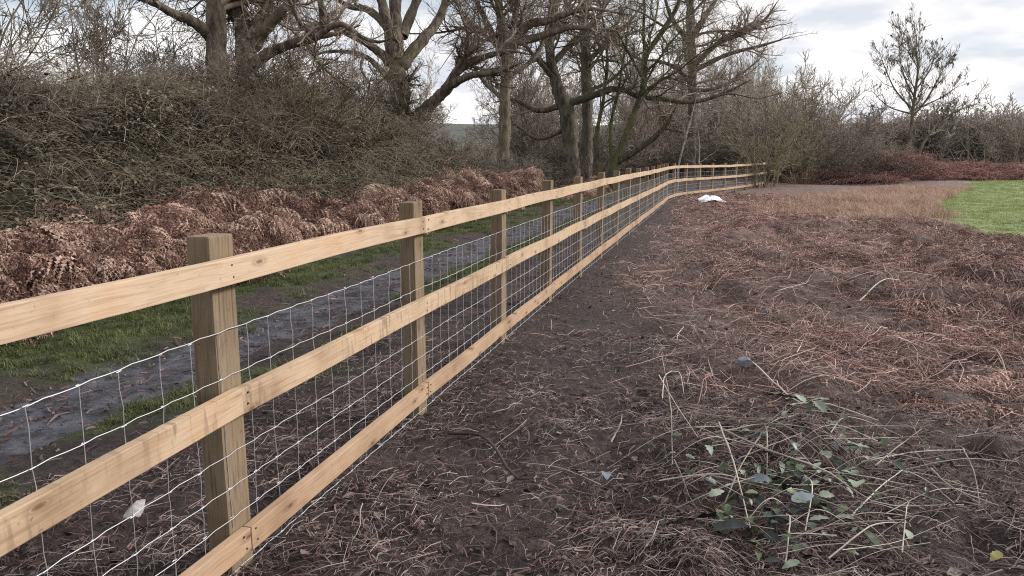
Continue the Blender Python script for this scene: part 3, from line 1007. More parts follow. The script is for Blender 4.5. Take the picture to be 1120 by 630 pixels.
ash = make_tree('ash_tree', 'tall bare ash with clusters of dark seed keys beside the field', 58, [
    (0, 0, [(994, 168, 3.6), (997, 135.8, 3.4), (1000, 106.4, 3), (1004, 77, 2.2), (1002, 54.3, 1.4), (1003, 35.8, .7)]),
    (0, 1, [(1006, 166, 2.8), (1018, 145, 2.6), (1040, 124.9, 1.8), (1068, 113.1, .9)]),
    (0, -1, [(997, 129.9, 2.2), (1012, 110.6, 1.7), (1028, 82.9, 1.2), (1040, 59.4, .7)]),
    (0, 1, [(998, 119, 2.1), (980, 99.7, 1.6), (968, 74.5, 1.1), (962, 56, .6)]),
    (0, -1, [(1000, 106.4, 2), (988, 81.2, 1.5), (984, 56, 1), (988, 42.6, .6)]),
    (0, 1, [(1001, 99.7, 1.9), (1018, 74.5, 1.4), (1024, 51, .8)]),
    (0, -1, [(998, 124.9, 1.8), (972, 116.5, 1.3), (952, 98, .8)]),
    (0, 0, [(1000, 119.8, 1.8), (1030, 106.4, 1.3), (1056, 87.9, .8)]),
], M['oak'], M['hazed_twigs'], 19, n=(110, 700, 1900), up=.09, wander=.10, ang=.65, rmin=.009, zlim=99, rs=.5, short=.62)
# seed keys hang from the outer twigs
rk = np.random.default_rng(5)
cr = [c for c in ash.children if c.name.startswith('crown')][0]
cv = np.empty(len(cr.data.vertices) * 3); cr.data.vertices.foreach_get('co', cv); cv = cv.reshape(-1, 3)
cv = cv[cv[:, 2] > 3.5]
sel = cv[rk.choice(len(cv), 260)]
kg = Geo()
for j in range(4):
    o_ = sel + rk.normal(0, .07, sel.shape)
    e_ = o_ + np.stack([rk.normal(0, .06, len(sel)), rk.normal(0, .06, len(sel)), -rk.uniform(.1, .24, len(sel))], -1)
    kg.add(*tubes(np.stack([o_, (o_ + e_) / 2, e_], 1), np.repeat([[.012, .032, .012]], len(sel), 0), 3))
kg.build('seed_keys', M['keys'], ash)

# ------------------------------------------------------------------ shrubs and bushes
def shrub_mesh(name, seed, h, stems, spread, mat, n=(120, 700, 1800), rmin=.006, up=.05, r0=.03, wander=.17, lean=.5):
    rng = np.random.default_rng(seed)
    a = rng.uniform(0, 2 * np.pi, stems); q = rng.uniform(.1, 1, stems)
    K = 9
    P = np.empty((stems, K, 3))
    c = np.stack([np.cos(a) * spread * .25 * q, np.sin(a) * spread * .25 * q, np.full(stems, -.1)], -1)
    P[:, 0] = c
    d = unit(np.stack([np.cos(a) * lean * q, np.sin(a) * lean * q, np.ones(stems)], -1))
    L = h * rng.uniform(.6, 1.05, stems)
    for k in range(1, K):
        d = unit(d + .12 * rng.normal(size=(stems, 3)) + np.stack([np.cos(a) * .05, np.sin(a) * .05, np.zeros(stems)], -1))
        c = c + d * (L / (K - 1))[:, None]; P[:, k] = c
    R = (r0 * rng.uniform(.5, 1.1, stems))[:, None] * np.linspace(1, .3, K)[None]
    g = Geo(); g.add(*tubes(P, R, 5))
    src = (P, R)
    for q_, m in enumerate(n):
        src = grow(src[0], src[1], m, (6, 5, 4)[q_], (.42, .5, .5)[q_], .85, wander, up, .6, rng, t0=.12, rmin=rmin * (1.5, 1.2, 1)[q_], lmax=(2., .9, .45)[q_], lmin=.1)
        g.add(*tubes(src[0], src[1], (4, 3, 3)[q_]))
    return g.mesh(name, mat)


haw = [shrub_mesh('twigs', 100 + k, 4.0, 9, 2.2, M['hawthorn'], rmin=.006) for k in range(3)]
thk = [shrub_mesh('twigs', 200 + k, 6.5, 8, 3.0, M['thicket'], n=(150, 800, 1700), rmin=.009, r0=.05) for k in range(3)]
olv = [shrub_mesh('twigs', 300 + k, 4.6, 16, 2.4, M['olive'], n=(150, 600, 1500), rmin=.007, up=.09, r0=.03) for k in range(2)]
far = [shrub_mesh('twigs', 400 + k, 6.5, 12, 4.5, M['hazed_twigs'], n=(140, 520, 900), rmin=.020, r0=.09) for k in range(2)]


def place_bush(name, label, me, px, Z, scale, rot, group=None, dz=0.):
    p = at(px, 169, Z)
    z = float(H(p[0], p[1])) + dz
    o = empty(name, (p[0], p[1], z))
    tag(o, label, 'bush', group)
    c = link('twigs', me, o); c.scale = scale if hasattr(scale, '__len__') else (scale,) * 3
    c.rotation_euler = (0, 0, rot)
    return o


# bare bushes on top of the bank, left
place_bush('hawthorn_bush', 'bare thorn bush at the far left edge on top of the bank', haw[0], -20, 15, (1.0, 1.0, .95), .4)
place_bush('hawthorn_bush', 'bare thorn bush on the bank with fanned stems against pale sky', haw[1], 112, 16.5, (.8, .8, .9), 1.9)
place_bush('hawthorn_bush', 'low bare bush on the bank just left of the twin oak', haw[2], 185, 18.5, (.75, .75, .62), 3.1)
place_bush('hawthorn_bush', 'low bare bush behind the bank between the two left bushes', haw[0], 50, 20, (.8, .8, .62), 4.1)
place_bush('hawthorn_bush', 'bare bush right of the twin oak below its low limb', haw[1], 320, 20, (.9, .9, .70), 5.1)
place_bush('hawthorn_bush', 'bare bush halfway between the twin oak and the broad oak', haw[2], 372, 23, (.95, .95, .66), .9)
place_bush('hawthorn_bush', 'tangled bare bush close against the left of the broad oak', haw[0], 412, 25.5, (.8, .8, .62), 2.2)
place_bush('hawthorn_bush', 'dark low bush between the broad oak and the third tree', haw[1], 505, 30, (.85, .85, .42), 2.9)
place_bush('hawthorn_bush', 'dark low bush at the foot of the third tree', haw[2], 565, 31, (.9, .9, .40), 3.9)
place_bush('hawthorn_bush', 'dark low bush at the foot of the bent trunk', haw[0], 606, 34, (1., 1., .42), 4.9)
place_bush('olive_bush', 'arching olive grey bush in front of the bank right of the twin oak', olv[0], 318, 17.5, (.95, .95, .52), .5, dz=-.1)
place_bush('olive_bush', 'arching olive grey bush in front of the bank left of the broad oak', olv[1], 378, 19.5, (1., 1., .5), 3.5, dz=-.1)
# at the end of the fence and along the cleared ground
place_bush('olive_bush', 'many stemmed olive brown bush hiding the end of the fence', olv[0], 838, 37.5, (1.05, 1.05, 1.12), 1.0)
place_bush('olive_bush', 'olive brown bush just right of the one hiding the fence end', olv[1], 880, 40.5, (1.15, 1.15, .98), 2.0)
place_bush('hawthorn_bush', 'dense dark bush right of the olive bushes before the ash', haw[1], 915, 41, (1.2, 1.2, .90), .3)
place_bush('hawthorn_bush', 'dense dark bush nearest to the left of the ash tree', haw[2], 948, 43, (1.15, 1.15, .76), 1.3)
place_bush('hawthorn_bush', 'bare hedge bush at the right edge beyond the field', haw[0], 1112, 52, (1.2, 1.2, 1.05), 2.3)
place_bush('thicket_tree', 'thin bare tree rising behind the olive bushes', thk[0], 868, 50, (1., 1., .95), 2.6)
place_bush('thicket_tree', 'thin bare tree behind the dark bushes, left of the ash', thk[1], 925, 54, (1., 1., .80), 3.6)

place_bush('thicket_tree', 'tall hazy bare tree between the spreading tree and the ash', thk[2], 895, 47, (1., 1., 1.05), .7)
# the wood behind reads as one mass
pts = []; sc = []; pk = []
rw = np.random.default_rng(77)
for k in range(16):
    px = rw.uniform(270, 640); Z = rw.uniform(44, 64)
    if 462 < px < 535: continue
    p = at(px, 169, Z)
    hgt = (rw.uniform(40, 150) / FPX * Z + CAM_H)
    s_ = rw.uniform(.8, 1.2)
    pts.append((p[0], p[1], float(H(p[0], p[1])))); sc.append((s_, s_, hgt / 6.3)); pk.append(rw.integers(0, 3))
scatter('background_saplings', pts, rotz(len(pts)), np.array(sc), pk, thk, 'thin leafless saplings filling the gaps behind the oaks', 'saplings')
pts = []; sc = []; pk = []
for k in range(40):
    px = rw.uniform(600, 905); Z = rw.uniform(46, 76)
    p = at(px, 169, Z)
    top = np.interp(px, [600, 700, 800, 850, 905], [60, 40, 40, 72, 95])
    hgt = ((169 - top) / FPX * Z + CAM_H) * rw.uniform(.55, 1.0)
    pts.append((p[0], p[1], float(H(p[0], p[1])))); s_ = rw.uniform(.9, 1.3); sc.append((s_, s_, hgt / 6.3)); pk.append(rw.integers(0, 3))
scatter('woodland', pts, rotz(len(pts)), np.array(sc), pk, thk, 'brown leafless woodland thicket behind the end of the fence', 'woodland')
pts = []; sc = []; pk = []
for k in range(34):
    px = rw.uniform(600, 1000); Z = rw.uniform(43, 60)
    p = at(px, 169, Z)
    pts.append((p[0], p[1], float(H(p[0], p[1])) - .2)); s_ = rw.uniform(1., 1.5); sc.append((s_, s_, rw.uniform(.42, .75))); pk.append(rw.integers(0, 3))
scatter('understorey', pts, rotz(len(pts)), np.array(sc), pk, haw, 'dark tangled undergrowth below the woodland', 'undergrowth')
pts = []; sc = []; pk = []
for k in range(150):
    px = rw.uniform(-150, 1350) if k < 95 else rw.uniform(930, 1300); Z = rw.uniform(88, 115) if px > 850 else rw.uniform(120, 170)
    p = at(px, 169, Z)
    pts.append((p[0], p[1], float(H(p[0], p[1])) - .3)); s_ = rw.uniform(.85, 1.2) * (1.1 if px > 850 else .8); sc.append((s_, s_, s_ * rw.uniform(.75, 1.05))); pk.append(rw.integers(0, 2))
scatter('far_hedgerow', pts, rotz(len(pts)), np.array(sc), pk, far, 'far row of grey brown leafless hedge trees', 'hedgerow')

# ------------------------------------------------------------------ brambles on the bank
def leaf_quads(P, L, W, rng, droop=.3):
    """pointed leaves folded along the midrib: 4 triangles each"""
    n = len(P)
    a = rng.uniform(0, 2 * np.pi, n)
    el = rng.normal(-.1, droop, n)
    d = np.stack([np.cos(a) * np.cos(el), np.sin(a) * np.cos(el), np.sin(el)], -1)
    s = unit(np.cross(d, np.array([0, 0, 1.]) + .5 * rng.normal(size=(n, 3))))
    u = np.cross(s, d)
    L = L * rng.uniform(.6, 1.2, n)[:, None]; W = W * rng.uniform(.7, 1.2, n)[:, None]
    m = P + d * L * .45 - u * W * .12
    V = np.stack([P, m + s * W * .5 + u * W * .15, P + d * L - u * L * .1, m - s * W * .5 + u * W * .15, m], 1)
    i = np.arange(n)[:, None] * 5
    F = np.concatenate([i + np.array([[0, 1, 4]]), i + np.array([[1, 2, 4]]), i + np.array([[2, 3, 4]]), i + np.array([[3, 0, 4]])])
    return V.reshape(-1, 3), F


def arch(n, L, rise, K, rng, spread=.2, wob=.06):
    a = rng.uniform(0, 2 * np.pi, n)
    P = np.empty((n, K, 3))
    c = np.stack([rng.normal(0, spread, n), rng.normal(0, spread, n), np.zeros(n) - .05], -1)
    P[:, 0] = c
    ln = L * rng.uniform(.5, 1.2, n)
    e = rise * rng.uniform(.7, 1.1, n)
    for k in range(1, K):
        t = k / (K - 1)
        el = e * (1 - 1.75 * t)
        d = np.stack([np.cos(a) * np.cos(el), np.sin(a) * np.cos(el), np.sin(el)], -1) + wob * rng.normal(size=(n, 3))
        c = c + d * (ln / (K - 1))[:, None]; P[:, k] = c
    return P


def bramble_clump(seed, canes, L, nleaf, lmat, cmat, leaf=.055, r=.004):
    rng = np.random.default_rng(seed)
    P = arch(canes, L, 1.15, 8, rng)
    R = np.linspace(1, .5, 8)[None] * r * rng.uniform(.7, 1.4, canes)[:, None]
    g = Geo(); g.add(*tubes(P, R, 3))
    nt = g.f[0].shape[0]
    i = rng.integers(0, canes, nleaf); k = rng.integers(1, 7, nleaf); f = rng.random(nleaf)[:, None]
    q = P[i, k] * (1 - f) + P[i, k + 1] * f + rng.normal(0, .05, (nleaf, 3))
    g.add(*leaf_quads(q, leaf, leaf * .6, rng, .5))
    me = g.mesh('clump', cmat, False)
    me.materials.append(lmat)
    mi = np.zeros(len(me.polygons), np.int32); mi[nt:] = 1
    me.polygons.foreach_set('material_index', mi)
    return me


bc = [bramble_clump(500 + k, 9, 1.3, 340, M['bramble'], M['bramble_cane'], .075) for k in range(4)]
rb = np.random.default_rng(8)
n_ = 2300
u_ = rb.uniform(4, 40, n_) ; v_ = rb.uniform(7.3, 14.5, n_)
x_, y_ = uv2xy(u_, v_)
z_ = rb.uniform(.65, 1.15, n_)
scatter('bramble_thicket', on_ground(x_, y_, -.05), rotz(n_, .15), np.stack([z_, z_, z_ * rb.uniform(.45, 1.1, n_)], -1), rb.integers(0, 4, n_), bc, 'dark bramble thicket covering the bank behind the bracken', 'brambles')
# low scrub along the far side of the path under the trees
n_ = 420
u_ = rb.uniform(30, 62, n_); v_ = rb.uniform(5.5, 14, n_)
x_, y_ = uv2xy(u_, v_); z_ = rb.uniform(.6, 1.1, n_)
scatter('bramble_scrub', on_ground(x_, y_, -.05), rotz(n_, .15), np.stack([z_, z_, z_ * .8], -1), rb.integers(0, 4, n_), bc, 'low dark scrub under the trees along the far path', 'scrub')

# bare woody stems tangled through the brambles
n_ = 78
u_ = np.concatenate([rb.uniform(5, 13, 6), rb.uniform(13, 34, 46), rb.uniform(9, 24, 26)]); v_ = np.concatenate([rb.uniform(8.2, 12.5, 52), rb.uniform(10.5, 12.8, 26)])
x_, y_ = uv2xy(u_, v_); z_ = rb.uniform(.3, .55, n_)
scatter('bank_scrub', on_ground(x_, y_, -.1), rotz(n_, .15), np.stack([z_, z_, z_ * rb.uniform(.5, .95, n_)], -1), rb.integers(0, 3, n_), haw, 'grey leafless scrub tangled through the brambles on the bank', 'scrub')
# long pale arching stems over the brambles
def straw_clump(seed, n, L, rise, r, mat, spread=.3):
    rng = np.random.default_rng(seed)
    P = arch(n, L, rise, 7, rng, spread, .09)
    return Geo().add(*tubes(P, np.linspace(1, .4, 7)[None] * r * rng.uniform(.6, 1.3, n)[:, None], 3)).mesh('stems', mat)


sw = [straw_clump(600 + k, 8, 1.4, 1.35, .0035, M['straw'], .35) for k in range(4)]
n_ = 1250
u_ = np.concatenate([rb.uniform(5, 26, 850), rb.uniform(12.5, 21, 400)]); v_ = np.concatenate([rb.uniform(7.6, 12.5, 850), rb.uniform(8., 11, 400)])
x_, y_ = uv2xy(u_, v_); z_ = rb.uniform(.6, 1.3, n_)
scatter('straw_stems', on_ground(x_, y_, .2), rotz(n_, .2), z_, rb.integers(0, 4, n_), sw, 'pale dead stems arching out of the brambles', 'stems')

# ------------------------------------------------------------------ dead bracken
def frond(g, base, az, L, rise, rng, droop=2.2, pin=13, wid=.24):
    """one dead frond: arching stalk with curled leaflets in pairs"""
    K = pin + 3
    c = np.array(base, float); el = rise
    pts = [c]
    for k in range(1, K):
        t = k / (K - 1)
        e = rise - droop * t ** 1.3
        az += rng.normal(0, .07)
        c = c + np.array([math.cos(az) * math.cos(e), math.sin(az) * math.cos(e), math.sin(e)]) * L / (K - 1)
        pts.append(c)
    pts = np.array(pts)
    g.add(*tubes(pts[None], (np.linspace(1, .3, K) * .0042)[None], 3))
    V = []; F = []
    for k in range(2, K - 1):
        t = k / (K - 1)
        T = unit(pts[k + 1] - pts[k - 1])
        S = unit(np.cross(T, [0, 0, 1.]) + 1e-6)
        w = wid * L * math.sin(math.pi * min(1, .3 + .7 * (1 - t))) * rng.uniform(.7, 1.15)
        for s in (-1, 1):
            d = unit(S * s + T * .5 + np.array([0, 0, -.3 + rng.normal(0, .35)]))
            p = pts[k]; m = 6
            for j in range(m):                      # little pinnules either side of the leaflet's rib
                tt = j / m
                d = unit(d + np.array([rng.normal(0, .12), rng.normal(0, .12), -.16 + rng.normal(0, .14)]))
                q = p + d * w / m
                side = unit(np.cross(d, [0, 0, 1.]) + rng.normal(0, .35, 3))
                ww = w * .125 * (1 - tt * .7)
                i = len(V)
                V += [p, q, p + side * ww + d * ww * .5, p - side * ww + d * ww * .5]
                F += [(i, i + 1, i + 2), (i, i + 3, i + 1)]
                p = q
    g.add(np.array(V), np.array(F))


def bracken_clump(seed, n, L, rise, droop, mat):
    rng = np.random.default_rng(seed)
    g = Geo()
    for k in range(n):
        a = rng.uniform(0, 2 * math.pi)
        frond(g, (rng.normal(0, .12), rng.normal(0, .12), -.03), a, L * rng.uniform(.6, 1.15), rise * rng.uniform(.6, 1.15), rng, droop * rng.uniform(.8, 1.3))
    return g.mesh('fronds', mat, False)


bk = [bracken_clump(700 + k, 12, 1.0, 1.3, 2.9, M['bracken']) for k in range(5)]


def bracken_mound(u, v):
    """how high the collapsed bracken is heaped"""
    ridge = np.exp(-((v - 6.95 - .5 * np.sin(u * .7)) / .95) ** 2)
    return (.30 + .85 * fbm(u * .55, v * .55, 57, 3)) * ridge


n_ = 1150
u_ = rb.uniform(3, 27, n_); v_ = 6.05 + .35 * (fbm(u_ * .5, u_ * 0, 55, 2) - .5) * 4 + 1.9 * rb.random(n_)
x_, y_ = uv2xy(u_, v_); z_ = rb.uniform(.55, 1.0, n_)
z_ *= np.interp(v_, [5.4, 6.4, 8], [.7, 1., 1.05])
up_ = bracken_mound(u_, v_) * rb.uniform(.2, 1., n_)
scatter('dead_bracken', on_ground(x_, y_, up_), rotz(n_, .28), z_, rb.integers(0, 5, n_), bk, 'heap of collapsed rusty dead bracken along the far side of the path', 'bracken')
n_ = 150
u_ = rb.uniform(26, 42, n_); v_ = rb.uniform(5.2, 8.2, n_)
x_, y_ = uv2xy(u_, v_); z_ = rb.uniform(.7, 1.2, n_)
scatter('dead_bracken', on_ground(x_, y_), rotz(n_, .15), z_, rb.integers(0, 4, n_), bk, 'further rusty bracken below the third and bent trees', 'bracken')

# cut bracken and stalks on the cleared ground, right
bd = [bracken_clump(720 + k, 6, .5, .45, 1.0, M['bracken_dark']) for k in range(4)]
n_ = 7500
x_ = rb.uniform(-1, 15, n_); y_ = 2 + 26 * rb.random(n_) ** 1.25
u_, v_ = xy2uv(x_, y_)
w_ = sst(-v_ + (fbm(x_ * .5, y_ * .5, 15, 3) - .5) * 1.8, -.6, 1.2) * sst(fbm(x_ * .8, y_ * .8, 66, 3), .36, .58)
w_ = np.maximum(w_, .8 * sst(y_, 13, 20) * (v_ < 1.0))
keep = (rb.random(n_) < w_) & (x_ < field_left(y_) - .3) & (v_ < 1.1) & (np.hypot(x_, y_) > 4.8)
x_, y_ = x_[keep], y_[keep]; n_ = len(x_)
z_ = rb.uniform(.5, 1.1, n_)
scatter('cut_bracken', on_ground(x_, y_, .0), rotz(n_, .12), z_, rb.integers(0, 4, n_), bd, 'flattened cut bracken lying on the cleared ground', 'bracken')
bh = [bracken_clump(740 + k, 9, .6, 1.0, 2.2, M['bracken']) for k in range(3)]
n_ = 60
x_ = rb.normal(9.0, .9, n_); y_ = rb.normal(13.2, 1.0, n_)
keep = x_ < field_left(y_) - .2; x_, y_ = x_[keep], y_[keep]; n_ = len(x_)
scatter('cut_bracken', on_ground(x_, y_), rotz(n_, .2), rb.uniform(.5, .9, n_), rb.integers(0, 3, n_), bh, 'pinkish tuft of standing dead bracken at the near corner of the field', 'bracken')

pts = []
for px, py, w, c in ((1075, 315, .8, 26), (1110, 405, .4, 14), (1060, 300, 1., 20), (960, 292, .9, 20), (900, 300, .7, 14), (1000, 352, .5, 12)):
    gx, gy = pxg(px, py)
    for k in range(c):
        x, y = gx + rb.normal(0, w), gy + rb.normal(0, w * .8)
        pts.append((x, y, float(H(x, y)) + rb.uniform(0, .08)))
n_ = len(pts)
scatter('bracken_heap', pts, rotz(n_, .25), rb.uniform(.5, 1.0, n_), rb.integers(0, 4, n_), bd, 'small heaps of raked dead bracken on the right of the cleared ground', 'bracken')

# reddish bramble mounds beyond the dry grass
rbm = [bramble_clump(520 + k, 16, 1.5, 240, M['red_bramble'], M['red_bramble'], .08, .008) for k in range(3)]
pts = []; sc = []
for px, Z, w, hh, c in ((975, 44, 3.4, 2.2, 95), (1050, 47, 5.0, 1.2, 100), (1110, 47, 5, .9, 80), (930, 42, 3, .7, 50), (1180, 48, 5, .9, 60)):
    p = at(px, 169, Z)
    for k in range(c):
        a = rb.uniform(0, 6.28); r = math.sqrt(rb.random())
        x, y = p[0] + math.cos(a) * r * w, p[1] + math.sin(a) * r * 2.2
        pts.append((x, y, float(H(x, y)) + hh * (1 - r * r) * .75)); s = rb.uniform(.8, 1.2); sc.append((s, s, s * .7))
scatter('red_bramble', pts, rotz(len(pts), .15), np.array(sc), rb.integers(0, 3, len(pts)), rbm, 'low mounds of reddish brambles beyond the dry grass and field', 'brambles')

# ------------------------------------------------------------------ grasses
def tuft(seed, n, L, mat, w=.004, spread=.05, rise=1.25, curl=.9):
    rng = np.random.default_rng(seed)
    a = rng.uniform(0, 2 * np.pi, n); e = rise * rng.uniform(.6, 1.15, n)
    b = np.stack([rng.normal(0, spread, n), rng.normal(0, spread, n), np.full(n, -.01)], -1)
    ln = L * rng.uniform(.5, 1.2, n)
    def dr(el): return np.stack([np.cos(a) * np.cos(el), np.sin(a) * np.cos(el), np.sin(el)], -1)
    p1 = b + dr(e) * (ln * .5)[:, None]; p2 = p1 + dr(e - curl) * (ln * .5)[:, None]
    s = np.stack([-np.sin(a), np.cos(a), np.zeros(n)], -1) * w
    V = np.stack([b - s, b + s, p1 + s * .8, p1 - s * .8, p2], 1).reshape(-1, 3)
    i = np.arange(n)[:, None] * 5
    F = np.concatenate([i + np.array([[0, 1, 2]]), i + np.array([[0, 2, 3]]), i + np.array([[3, 2, 4]])])
    return Geo().add(V, F).mesh('blades', mat, False)


gt = [tuft(800 + k, 26, .13, M['grass'], .0035, .05) for k in range(4)]
n_ = 15000
u_ = 1.5 + 34 * rb.random(n_) ** 1.5; v_ = rb.uniform(2.6, 7.0, n_)
x_, y_ = uv2xy(u_, v_)
cv_ = np.where(u_ > 22, -.012 * np.maximum(u_ - 22, 0) ** 2, 0)
pe_ = fbm(x_ * 1.3, y_ * 1.3, 9, 3) - .5
vv = v_ - cv_
den = np.maximum(sst(vv + pe_ * 1.2, PATH_L + .0, PATH_L + .5) * sst(fbm(x_ * 1.1 + 9, y_ * 1.1, 78, 3), .36, .50),
                 sst(vv + pe_ * 1.2, 2.75, 3.1) * sst(fbm(x_ * .8, y_ * .8, 77, 3), .36, .5) * (vv < PATH_R + .02 + pe_ * .3))
keep = rb.random(n_) < den
x_, y_ = x_[keep], y_[keep]; n_ = len(x_)
scatter('verge_grass', on_ground(x_, y_), rotz(n_, .1), rb.uniform(.35, 1.0, n_), rb.integers(0, 4, n_), gt, 'short green grass along both edges of the mud path', 'grass')

ft = [tuft(820 + k, 30, .085, M['field_grass'], .006, .11) for k in range(3)]
n_ = 26000
x_ = rb.uniform(8, 48, n_); y_ = 9 + 42 * rb.random(n_) ** 1.2
keep = (x_ > field_left(y_) + (fbm(x_ * .9, y_ * .9, 5, 3) - .5) * 2.6 - .35) & (y_ < 40.3 + .22 * x_) & (x_ < 3 + y_ * .95)
x_, y_ = x_[keep], y_[keep]; n_ = len(x_)
scatter('field_grass', on_ground(x_, y_), rotz(n_, .1), rb.uniform(.6, 1.3, n_), rb.integers(0, 3, n_), ft, 'short bright green grass of the field', 'grass')

dt = [tuft(840 + k, 34, .34, M['dry_grass'], .005, .12, 1.35, .7) for k in range(3)]
n_ = 4200
y_ = rb.uniform(17.5, 36, n_); x_ = field_left(y_) + rb.uniform(-6, .8, n_)
m_ = sst(x_ + (fbm(x_ * .5, y_ * .5, 19, 3) - .5) * 4, field_left(y_) - 5.5, field_left(y_) - 1.5)
keep = (rb.random(n_) < m_ * .7) & (xy2uv(x_, y_)[1] < .5)
x_, y_ = x_[keep], y_[keep]; n_ = len(x_)
scatter('dry_grass', on_ground(x_, y_), rotz(n_, .12), rb.uniform(.4, 1.1, n_), rb.integers(0, 3, n_), dt, 'pale pinkish dry grass left of the green field', 'grass')

# ------------------------------------------------------------------ litter of cut stems and leaves
def twig_mesh(seed, L, r, mat, bend=.25, K=5, fork=False):
    rng = np.random.default_rng(seed)
    P = np.zeros((1, K, 3)); d = np.array([1., 0, 0])
    for k in range(1, K):
        d = unit(d + np.array([0, rng.normal(0, bend), rng.normal(0, bend * .45)]))
        P[0, k] = P[0, k - 1] + d * L / (K - 1)
    P -= P.mean(1, keepdims=True); P[..., 2] -= P[..., 2].min()
    R = np.linspace(1, .45, K)[None] * r
    g = Geo().add(*tubes(P, R, 4))
    if fork:
        q, rr = grow(P, R, 3, 4, .5, .7, .2, .0, .6, rng, rmin=r * .3, lmin=.03)
        g.add(*tubes(q, rr, 3))
    return g.mesh('stem', mat)


tw = [twig_mesh(900 + k, L, r, M['twig'], b, 6, f) for k, (L, r, b, f) in enumerate(
    [(.10, .0016, .2, 0), (.16, .002, .25, 0), (.22, .0024, .3, 0), (.14, .0018, .45, 0), (.32, .003, .25, 1), (.24, .0024, .4, 1), (.08, .002, .2, 0), (.5, .0036, .22, 0)])]
twr = [twig_mesh(920 + k, L, r, M['twig_red'], b, 6, f) for k, (L, r, b, f) in enumerate(
    [(.14, .002, .25, 0), (.24, .0026, .3, 0), (.36, .003, .3, 1), (.5, .0034, .25, 0), (.2, .0026, .45, 1)])]


def cleared(n, ymin, ymax, pw, xl=-1.2, xr=1.0):
    y = ymin + (ymax - ymin) * rb.random(n) ** pw
    x = rb.uniform(xl, xr, n) * (y * .72 + .6)
    u, v = xy2uv(x, y)
    k = (v < 3.1) & (x < field_left(y))
    return x[k], y[k], v[k]


x_, y_, v_ = cleared(17000, .9, 13, 1.5)
dn = .35 + .65 * sst(fbm(x_ * 1.3, y_ * 1.3, 44, 3), .35, .65)
dn *= np.interp(v_, [-3, -1, .4, 1.3, 1.8, 3.1], [1., .9, .5, .42, .5, .35])
keep = rb.random(len(x_)) < dn
x_, y_ = x_[keep], y_[keep]; n_ = len(x_)
scatter('stem_litter', on_ground(x_, y_, .004), rotz(n_, .13), rb.uniform(.5, 1.2, n_), rb.choice(8, n_, p=[.22, .18, .14, .14, .07, .09, .12, .04]), tw, 'thousands of short cut stems and twigs trodden into the mud', 'twigs')
x_, y_, v_ = cleared(15000, 4.6, 30, 1.35)
dn = sst(-v_ + (fbm(x_ * .5, y_ * .5, 15, 3) - .5) * 1.8, -.9, .4)
dn = np.maximum(dn, .6 * sst(y_, 12, 20))
keep = (rb.random(len(x_)) < dn) & (v_ < 1.2)
x_, y_ = x_[keep], y_[keep]; n_ = len(x_)
scatter('bracken_stalk_litter', on_ground(x_, y_, .01), rotz(n_, .2), rb.uniform(.6, 1.3, n_), rb.choice(5, n_), twr, 'reddish bracken stalks strewn over the cleared ground', 'stalks')

def mulch(name, x, y, L, r, mat, K, sides, lift, label):
    """stems laid on the ground one by one, bent over its lumps"""
    n = len(x)
    a = rb.uniform(0, 2 * np.pi, n)
    P = np.empty((n, K, 3)); px, py = x - np.cos(a) * L / 2, y - np.sin(a) * L / 2
    up_ = lift * rb.random(n) ** 2; slope = rb.normal(0, .12, n) * L
    for k in range(K):
        t = k / (K - 1)
        P[:, k, 0] = px; P[:, k, 1] = py; P[:, k, 2] = H(px, py) + r + up_ + slope * (t - .5) + lift * .5 * rb.random(n) * (0 < t < 1)
        a = a + rb.normal(0, .22, n)
        px = px + np.cos(a) * L / (K - 1); py = py + np.sin(a) * L / (K - 1)
    R = r[:, None] * np.linspace(1, .6, K)[None]
    if sides == 2:                # split stalks: flat strips
        T = unit(P[:, -1] - P[:, 0])
        S = unit(np.cross(T, np.array([0, 0, 1.]) + .6 * rb.normal(size=(n, 3))))
        V = np.stack([P - S[:, None] * R[..., None], P + S[:, None] * R[..., None]], 2).reshape(-1, 3)
        i = (np.arange(n)[:, None] * K + np.arange(K - 1)[None]).reshape(-1) * 2
        F = np.stack([i, i + 1, i + 3, i + 2], -1)
    else:
        V, F = tubes(P, R, sides)
    o = Geo().add(V, F).build(name, mat)
    return tag(o, label, 'mulch', None, 'stuff')


def pick_xy(n, ymin, ymax, pw, prob):
    x, y, v = cleared(n, ymin, ymax, pw)
    k = rb.random(len(x)) < prob(x, y, v)
    return x[k], y[k]


mudp = lambda x, y, v: (.3 + .7 * sst(fbm(x * 1.6 + 2, y * 1.6, 49, 3), .36, .6)) * np.interp(v, [-2, 0, .8, 1.6, 3.1], [1., 1., .7, .65, .5])
x_, y_ = pick_xy(38000, 1., 6.5, 1.25, mudp)
n_ = len(x_)
mulch('mulch', x_, y_, .03 + .14 * rb.random(n_) ** 2.2, rb.uniform(.0009, .0026, n_), M['twig'], 3, 3, .035, 'short trodden stems covering the near muddy ground')
x_, y_ = pick_xy(120000, 1., 13, 1.3, mudp)
n_ = len(x_)
mulch('mulch', x_, y_, .02 + .10 * rb.random(n_) ** 2, rb.uniform(.0012, .0045, n_), M['chips'], 3, 2, .03, 'dark shreds of stalk and bark trodden into the mud')
n_ = 5200
u_ = 1.5 + 26 * rb.random(n_) ** 1.6; v_ = rb.normal(3.98, .42, n_)
x_, y_ = uv2xy(u_, v_)
mulch('path_litter', x_, y_, .02 + .09 * rb.random(n_) ** 2, rb.uniform(.002, .009, n_), M['chips'], 3, 2, .012, 'grit and dead leaf shreds lying on the mud path')
